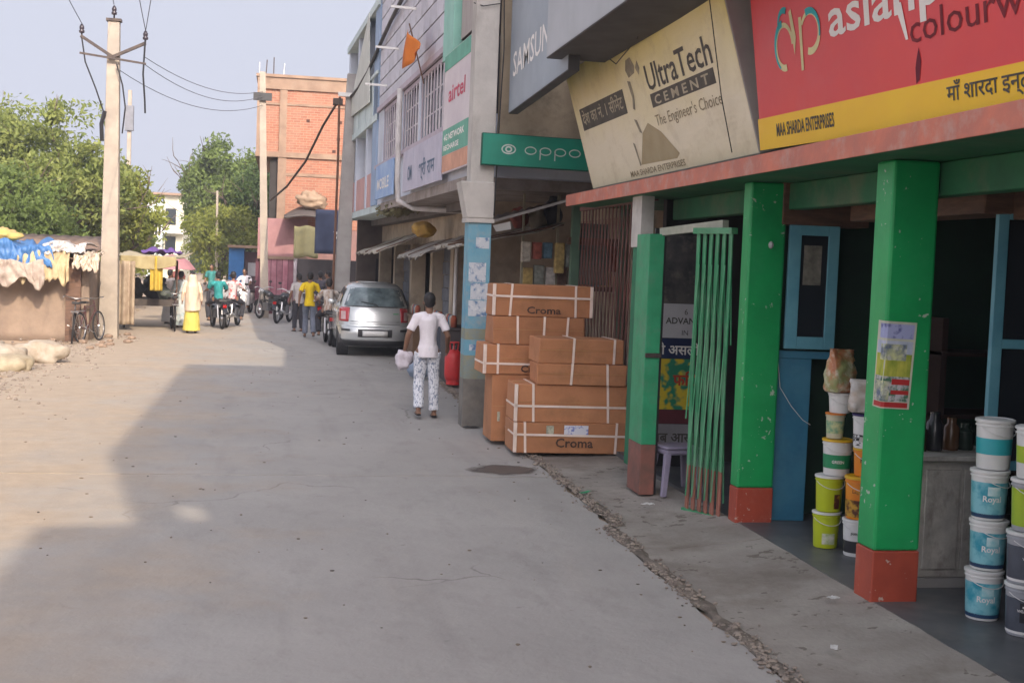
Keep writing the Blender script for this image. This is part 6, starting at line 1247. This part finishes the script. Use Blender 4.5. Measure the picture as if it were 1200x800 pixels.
# ---------------------------------------------------------------- two wheelers
def motorbike(label, c=(.02, .02, .025), scooter=False, group=None):
    t = local('scooter' if scooter else 'motorbike', label, 'scooter' if scooter else 'motorbike', group); m = mat('bike_paint_%d' % int(c[0]*1000), c, rough=.25, coat=.5)
    r = .22 if scooter else .30; wb = .62 if scooter else .65
    for y in (-wb, wb): wheel(t, (0, y, r), r, 'x', .05 if scooter else .045, 10, sp=.008)
    if scooter:
        MB().hexa([(-.14, -.75, .35), (.14, -.75, .35), (.17, .0, .30), (-.17, .0, .30), (-.11, -.85, .72), (.11, -.85, .72), (.12, .05, .74), (-.12, .05, .74)]).build('rear_body', m, t, bevel=.04)
        MB().box(-.15, .15, -.02, .42, .26, .31).build('footboard', m, t, bevel=.015); MB().hexa([(-.19, .40, .28), (.19, .40, .28), (.17, .46, .28), (-.17, .46, .28), (-.16, .30, .95), (.16, .30, .95), (.13, .40, .97), (-.13, .40, .97)]).build('leg_shield', m, t, bevel=.02)
        MB().hexa([(-.12, -.82, .73), (.12, -.82, .73), (.12, .0, .75), (-.12, .0, .75), (-.10, -.80, .82), (.10, -.80, .82), (.10, -.05, .81), (-.10, -.05, .81)]).build('seat', black, t, bevel=.02)
        mb = MB(); mb.tube([(0, .62, .22), (0, .40, .9), (0, .33, 1.02)], .03, 8); mb.build('fork', chrome, t)
        MB().ell((0, .38, 1.0), (.13, .10, .10), 12, 8).build('headlight_cowl', m, t, smooth=True)
    else:
        MB().tube([(0, -.1, .80), (0, .18, .86), (0, .36, .82)], [(.10, .07), (.15, .11), (.09, .07)], 12).build('fuel_tank', m, t, smooth=True)
        MB().hexa([(-.13, -.72, .74), (.13, -.72, .74), (.11, -.02, .72), (-.11, -.02, .72), (-.12, -.70, .83), (.12, -.70, .83), (.10, -.04, .79), (-.10, -.04, .79)]).build('seat', black, t, bevel=.025)
        MB().hexa([(-.08, -.85, .62), (.08, -.85, .62), (.14, -.15, .50), (-.14, -.15, .50), (-.07, -.88, .74), (.07, -.88, .74), (.12, -.15, .72), (-.12, -.15, .72)]).build('side_panel', m, t, bevel=.02)
        mb = MB().cbox((0, .08, .42), (.24, .34, .26)); mb.lathe([(.08, -.13), (.10, -.1), (.10, .1), (.08, .13)], (0, .05, .45), 12, axis='x'); mb.build('engine', mat('engine_alloy', (.22, .22, .23), rough=.45, metal=.7), t, bevel=.015)
        for s_ in (-1, 1): mb = MB(); mb.tube([(s_*.09, .65, .30), (s_*.08, .45, .92)], .022, 8); mb.build('fork', chrome, t); mb = MB(); mb.tube([(s_*.12, -.65, .30), (s_*.12, -.55, .66)], .03, 8); mb.build('shock_absorber', chrome, t)
        mb = MB(); mb.tube([(.14, .15, .30), (.17, -.2, .28), (.18, -.5, .34), (.18, -.85, .42)], [.02, .022, .04, .045], 8); mb.build('exhaust', chrome, t, smooth=True)
        mb = MB(); mb.tube([(0, .45, .5), (0, .3, .62), (0, -.2, .60), (0, -.62, .33)], .025, 7); mb.tube([(0, .42, .85), (0, .2, .45), (0, -.25, .33)], .022, 7); mb.build('frame', black, t)
        MB().ell((0, .56, .90), (.10, .09, .10), 12, 8).build('headlight', mat('headlight_glass', (.6, .6, .6), rough=.1), t, smooth=True)
        mb = MB(); mb.grid(lambda u, v: (-.06+.12*u, .65+.34*math.cos(R(20+100*v)), .30+.34*math.sin(R(20+100*v))), 3, 10); mb.build('mudguard', m, t, solid=.006, smooth=True)
    hz = 1.06 if scooter else 1.02; hy = .34 if scooter else .46
    mb = MB(); mb.tube([(-.34, hy-.08, hz), (-.2, hy, hz+.03), (0, hy+.02, hz-.04), (.2, hy, hz+.03), (.34, hy-.08, hz)], .014, 8); mb.build('handlebar', chrome, t, smooth=True)
    for s_ in (-1, 1):
        mb = MB(); mb.tube([(s_*.24, hy, hz), (s_*.27, hy+.02, hz+.16)], .006, 5); mb.ell((s_*.28, hy+.02, hz+.20), (.055, .014, .04), 10, 6); mb.build('mirror', black, t)
    MB().box(-.05, .05, -.93, -.88, .60, .68).build('tail_light', mat('tail_light_red', (.45, .02, .02), rough=.2), t, bevel=.008)
    MB().box(-.09, .09, -.92, -.90, .42, .54).build('number_plate', white_p, t)
    mb = MB(); mb.grid(lambda u, v: (-.07+.14*u, -wb-.06+(r+.05)*math.cos(R(90+70*v)), r+(r+.05)*math.sin(R(90+70*v))), 3, 10); mb.build('rear_mudguard', m, t, solid=.006, smooth=True)
    return t
def rider(bike, label, top, bot, z=0, y=0, **k):
    p = person(label, top, bot, 'ride', **k); M_ = Matrix.Rotation(bike.rotation_euler.z, 3, 'Z'); q = M_ @ Vector((0, y, 0)); put(p, (bike.location.x+q.x, bike.location.y+q.y, z), bike.rotation_euler.z); return p
b1 = motorbike('black motorbike carrying two people along the left side of the road'); put(b1, (-1.72, 36.8, 0), .25)
rider(b1, 'rider in teal shirt on the black motorbike', mat('teal_shirt', (.03, .30, .30)), m_dkt, seed=20, vox=.02)
b1b = motorbike('dark motorbike parked beside the two riders', (.05, .05, .06)); put(b1b, (-1.35, 37.6, 0), -.2)
rider(b1b, 'rider in white and red clothes on the dark motorbike', mat('white_red_shirt', (.60, .50, .50), (.45, .06, .06), scale=5, contrast=(.45, .5)), m_dkt, seed=21, vox=.02)
b2 = motorbike('white scooter coming along the road below the blue kiosk', (.65, .65, .66), True); put(b2, (-1.25, 46.3, 0), math.pi-.3)
rider(b2, 'rider dressed in white on the white scooter', m_ws, mat('white_trousers', (.6, .6, .6)), z=.02, y=0, seed=22, vox=.02)
b2b = motorbike('second white scooter parked behind the ridden one', (.6, .6, .6), True); put(b2b, (-1.9, 49, 0), .6)
b3 = motorbike('dark motorbike between the grey pole and the silver car', (.06, .05, .05)); put(b3, (1.15, 31.2, 0), .05)
rider(b3, 'rider in brown and white striped shirt partly hidden by the silver car', mat('striped_shirt', (.30, .22, .17), (.5, .46, .42), scale=18, stretch=(1, 1, .2), contrast=(.45, .55)), m_dkt, seed=23, vox=.02)
b4 = motorbike('dark blue motorbike parked in front of the pink kiosk', (.02, .03, .08)); put(b4, (.1, 40.5, 0), -.3)
b5 = motorbike('black motorbike parked by the slim pole', (.03, .03, .03)); put(b5, (-.35, 42.3, 0), .5)
b6 = motorbike('maroon motorbike parked in the shade under the blue tarpaulin', (.10, .02, .02)); put(b6, (1.0, 37.3, 0), .1)
def bicycle(label, c=(.04, .04, .045)):
    t = local('bicycle', label, 'bicycle', 'bicycles leaning by the hut'); m = mat('cycle_paint_%d' % int(c[0]*1000), c, rough=.4)
    for y in (-.53, .53): wheel(t, (0, y, .34), .34, 'x', .02, 18, sp=.003)
    mb = MB(); 
    for a, b_ in (((0, -.53, .34), (0, -.12, .30)), ((0, -.12, .30), (0, -.22, .82)), ((0, -.53, .34), (0, -.2, .74)), ((0, -.2, .76), (0, .32, .82)), ((0, -.12, .30), (0, .34, .70)), ((0, .30, .92), (0, .40, .62)), ((0, .40, .62), (0, .53, .34))): mb.tube([a, b_], .015, 7)
    mb.build('frame', m, t)
    mb = MB(); mb.tube([(-.27, .12, .98), (-.24, .28, 1.0), (0, .31, .96), (.24, .28, 1.0), (.27, .12, .98)], .012, 7); mb.build('handlebar', chrome, t, smooth=True)
    MB().hexa([(-.03, -.02, .86), (.03, -.02, .86), (.09, -.30, .86), (-.09, -.30, .86), (-.02, -.02, .90), (.02, -.02, .90), (.08, -.32, .92), (-.08, -.32, .92)]).build('saddle', black, t, bevel=.012)
    mb = MB(); mb.torus((.02, -.12, .30), .09, .006, 18, 5, 'x'); mb.tube([(.03, -.12, .30), (.08, -.02, .22), (.13, -.02, .22)], .008, 5); mb.tube([(-.03, -.12, .30), (-.08, -.22, .38), (-.13, -.22, .38)], .008, 5); mb.build('crank', chrome, t)
    mb = MB(); mb.box(-.08, .08, -.80, -.38, .70, .715); mb.tube([(.05, -.75, .70), (.02, -.55, .34)], .006, 5); mb.tube([(-.05, -.75, .70), (-.02, -.55, .34)], .006, 5); mb.build('carrier', chrome, t)
    return t
c_ = bicycle('black bicycle standing against the mud wall beside the left pole'); put(c_, (-4.52, 29.55, 0), .15); c_.rotation_euler.x = 0; c_.rotation_euler.y = .08
c2_ = bicycle('second bicycle with a maroon frame parked closer to the left pole', (.10, .04, .04)); put(c2_, (-4.18, 29.9, 0), -.25); c2_.rotation_euler.y = -.06
c3_ = bicycle('bicycle leaning on the street side of the handcart', (.09, .06, .06)); put(c3_, (-2.75, 35.0, 0), .1)

# ---------------------------------------------------------------- silver hatchback
car = local('parked_car', 'silver hatchback parked facing away beside the grey pole', 'car')
m_sil = mat('silver_car_paint', (.64, .67, .67), (.58, .61, .61), scale=1, rough=.24, metal=.5, coat=.6)
def Lr(z):   # body outline at height z: rear y, front y, half width, corner radius
    K = [(.20, .10, 3.30, .66, .22), (.30, .02, 3.40, .725, .26), (.50, -.02, 3.44, .745, .28), (.62, .03, 3.42, .752, .26), (.80, .06, 3.34, .745, .24), (.93, .10, 3.0, .735, .24), (.985, .13, 2.62, .715, .22), (1.02, .15, 2.50, .69, .20), (1.20, .27, 2.20, .635, .20), (1.34, .39, 1.90, .575, .20), (1.41, .49, 1.70, .53, .22), (1.46, .66, 1.45, .45, .26), (1.485, .95, 1.2, .30, .2)]
    for i in range(len(K)-1):
        if z <= K[i+1][0]: t = max(0, (z-K[i][0])/(K[i+1][0]-K[i][0])); return [K[i][q]*(1-t)+K[i+1][q]*t for q in range(1, 5)]
    return list(K[-1][1:])
def ring(z, n=64, off=0):
    yr, yf, hw, cr = Lr(z); P = []; hw += off; yr -= off; yf += off
    for k in range(n):
        a = 2*math.pi*k/n-math.pi/2; ca, sa = math.cos(a), math.sin(a); e = .36 if z < .95 else .46; hy = (yf-yr)/2; cy = (yf+yr)/2
        x = math.copysign(abs(ca)**e, ca)*hw; y = cy+math.copysign(abs(sa)**.22, sa)*hy
        if sa < 0: y += (.17 if z < 1 else .13)*(abs(x)/hw)**3
        P.append((x, y, z))
    return P
zs = [.20, .26, .32, .42, .52, .58, .66, .76, .86, .93, .975, .985, 1.02, 1.1, 1.2, 1.3, 1.36, 1.40, 1.43, 1.455, 1.475, 1.485, 1.49]
mb = MB(); n = 96
for z in zs: mb.v += ring(z, n)
mb.f = [(i*n+j, i*n+(j+1) % n, (i+1)*n+(j+1) % n, (i+1)*n+j) for i in range(len(zs)-1) for j in range(n)]+[tuple(range(n))[::-1], tuple((len(zs)-1)*n+j for j in range(n))]; mb.m = [0]*len(mb.f)
body = mb.build('body', m_sil, car)
for y in (.62, 2.86):
    cut = MB().lathe([(.315, -1), (.315, 1)], (0, y, .27), 32, axis='x').build('cut', black); bo = body.modifiers.new('b', 'BOOLEAN'); bo.operation = 'DIFFERENCE'; bo.object = cut; bo.solver = 'EXACT'; body.data.polygons
    bake(body); bpy.data.objects.remove(cut)
body.data.polygons.foreach_set('use_smooth', [True]*len(body.data.polygons)); body.data.set_sharp_from_angle(angle=R(38))
def rear_pt(x, z, off=.006):     # point on the rear skin
    R_ = ring(z, 360); best = min((p for p in R_ if p[1] < (Lr(z)[0]+Lr(z)[1])/2), key=lambda p: abs(p[0]-x)); return Vector((x, best[1]-off, z))
def rear_patch(name, fx0, fx1, z0, z1, m, off=.006, nu=14, nv=6, par=car, solid=0):
    def fn(u, v): z = z0+(z1-z0)*v; a = fx0(v) if callable(fx0) else fx0; b_ = fx1(v) if callable(fx1) else fx1; return rear_pt(a+(b_-a)*u, z, off)
    mb = MB(); mb.grid(fn, nu, nv); return mb.build(name, m, par, smooth=True, solid=solid)
m_cg = mat('car_rear_glass', (.22, .29, .30), (.05, .07, .08), scale=2.2, rough=.06, spec=.9)
rear_patch('rear_window', lambda v: -.61+.13*v, lambda v: .61-.13*v, 1.015, 1.375, m_cg, .004, 20, 6)
rear_patch('window_seal', lambda v: -.64+.11*v, lambda v: .64-.11*v, .992, 1.012, black, .005)
m_tl = mat('red_tail_lamp', (.48, .03, .04), (.40, .02, .03), scale=6, rough=.12, coat=.8); m_tlw = mat('clear_tail_lens', (.65, .45, .45), rough=.1)
for s_ in (-1, 1):
    a, b_ = (-.70, -.53) if s_ < 0 else (.53, .70)
    tl = rear_patch('tail_light', (lambda v, s_=s_: (-.715 if s_ < 0 else .50+.03*(1-v))), (lambda v, s_=s_: (-.50-.03*(1-v) if s_ < 0 else .715)), .70, .985, m_tl, .014, 8, 6, solid=.012)
    rear_patch('lens', (-.67 if s_ < 0 else .58), (-.58 if s_ < 0 else .67), .74, .90, m_tlw, .024, 4, 4, par=tl)
rear_patch('tailgate_seam', -.50, .50, .655, .664, black, .002); rear_patch('tailgate_crease', -.48, .48, .70, .715, mat('silver_shadow_line', (.30, .31, .32), rough=.4, metal=.5), .010, solid=.01)
rear_patch('bumper', -.70, .70, .33, .62, m_sil, .035, 24, 8, solid=.03)
rear_patch('plate_recess', -.34, .34, .40, .56, mat('dark_plastic_trim', (.03, .03, .032), rough=.6), .040, 8, 3)
pt = rear_patch('number_plate', -.25, .25, .42, .53, white_p, .052, 6, 2, solid=.008)
rear_patch('lower_bumper', -.66, .66, .21, .325, mat('dark_plastic_trim', (.03, .03, .032), rough=.6), .030, 24, 3, solid=.02)
for s_ in (-1, 1): rear_patch('bumper_lamp', -.66 if s_ < 0 else .50, -.50 if s_ < 0 else .66, .52, .56, mat('dark_plastic_trim', (.03, .03, .032)), .072, 6, 2)
mb = MB(); mb.tube([rear_pt(.05, 1.02, .02), rear_pt(.0, 1.05, .03), rear_pt(-.28, 1.10, .02)], .008, 5); mb.build('wiper', black, car)
MB().ell((0, .085, .83), (.05, .012, .035), 12, 8).build('badge', chrome, car, smooth=True); rear_patch('model_badge', .36, .47, .86, .88, mat('green_badge', (.05, .3, .12)), .008, 3, 1)
for s_ in (-1, 1):   # side windows, mirrors, handles, door seams
    def sx(y, z, off=.004): yr, yf, hw, cr = Lr(z); cy = (yf+yr)/2; hy = (yf-yr)/2; q = min(.999, abs((y-cy)/hy)); sa = q**(1/.22); ca = math.sqrt(max(0, 1-sa*sa)); return s_*(hw*ca**(.42 if z > .95 else .36)+off)
    for y0, y1, yt0, yt1 in ((.55, 1.18, .62, 1.18), (1.24, 2.12, 1.24, 1.76)):
        mb = MB(); mb.grid(lambda u, v: ((lambda y, z: (sx(y, z), y, z))(((y0+(y1-y0)*u)*(1-v)+(yt0+(yt1-yt0)*u)*v), 1.03+.33*v)), 10, 5); mb.build('side_window', m_cg, car, smooth=True)
    for y in (1.21, 2.25, .5): mb = MB(); mb.grid(lambda u, v: (sx(y, .3+.66*v, .003), y+.008*u, .3+.66*v), 1, 8); mb.build('door_seam', black, car)
    for y in (.75, 1.45): MB().cbox((sx(y, .88, .015), y, .88), (.03, .16, .03)).build('door_handle', m_sil, car, bevel=.006)
    MB().ell((s_*.80, 2.12, 1.03), (.07, .05, .055), 12, 8).build('wing_mirror', m_sil, car, smooth=True)
    for y in (.62, 2.86):
        w = MB().lathe([(.16, -.08), (.25, -.085), (.272, -.06), (.275, 0), (.272, .06), (.25, .085), (.16, .08)], (s_*.64, y, .275), 28, axis='x').build('wheel', rubber, car, smooth=True, auto=50)
        MB().lathe([(.01, .05*s_), (.08, .065*s_), (.16, .06*s_), (.17, .082*s_)], (s_*.64, y, .275), 20, cap=False, axis='x').build('hubcap', mat('grey_hubcap', (.35, .35, .36), rough=.4, metal=.5), w, smooth=True)
        MB().lathe([(.30, -.12), (.30, .10)], (s_*.60, y, .27), 24, axis='x').build('wheel_well', black, w)
put(car, (2.0, 27.3, .0), .0, 1.07)
bpy.data.scenes.remove(TMP)

# ---------------------------------------------------------------- morning haze
hz_m = bpy.data.materials.new('thin_haze'); hz_m.use_nodes = True; nt = hz_m.node_tree
for n_ in list(nt.nodes):
    if n_.type != 'OUTPUT_MATERIAL': nt.nodes.remove(n_)
pv = nt.nodes.new('ShaderNodeVolumePrincipled'); pv.inputs['Density'].default_value = .0016; pv.inputs['Color'].default_value = (.86, .9, 1, 1); pv.inputs['Anisotropy'].default_value = .2
nt.links.new(pv.outputs[0], nt.nodes['Material Output'].inputs['Volume'])
tag(MB().box(-80, 60, -62, 170, -1.6, 17.6).build('haze', hz_m), kind='stuff')
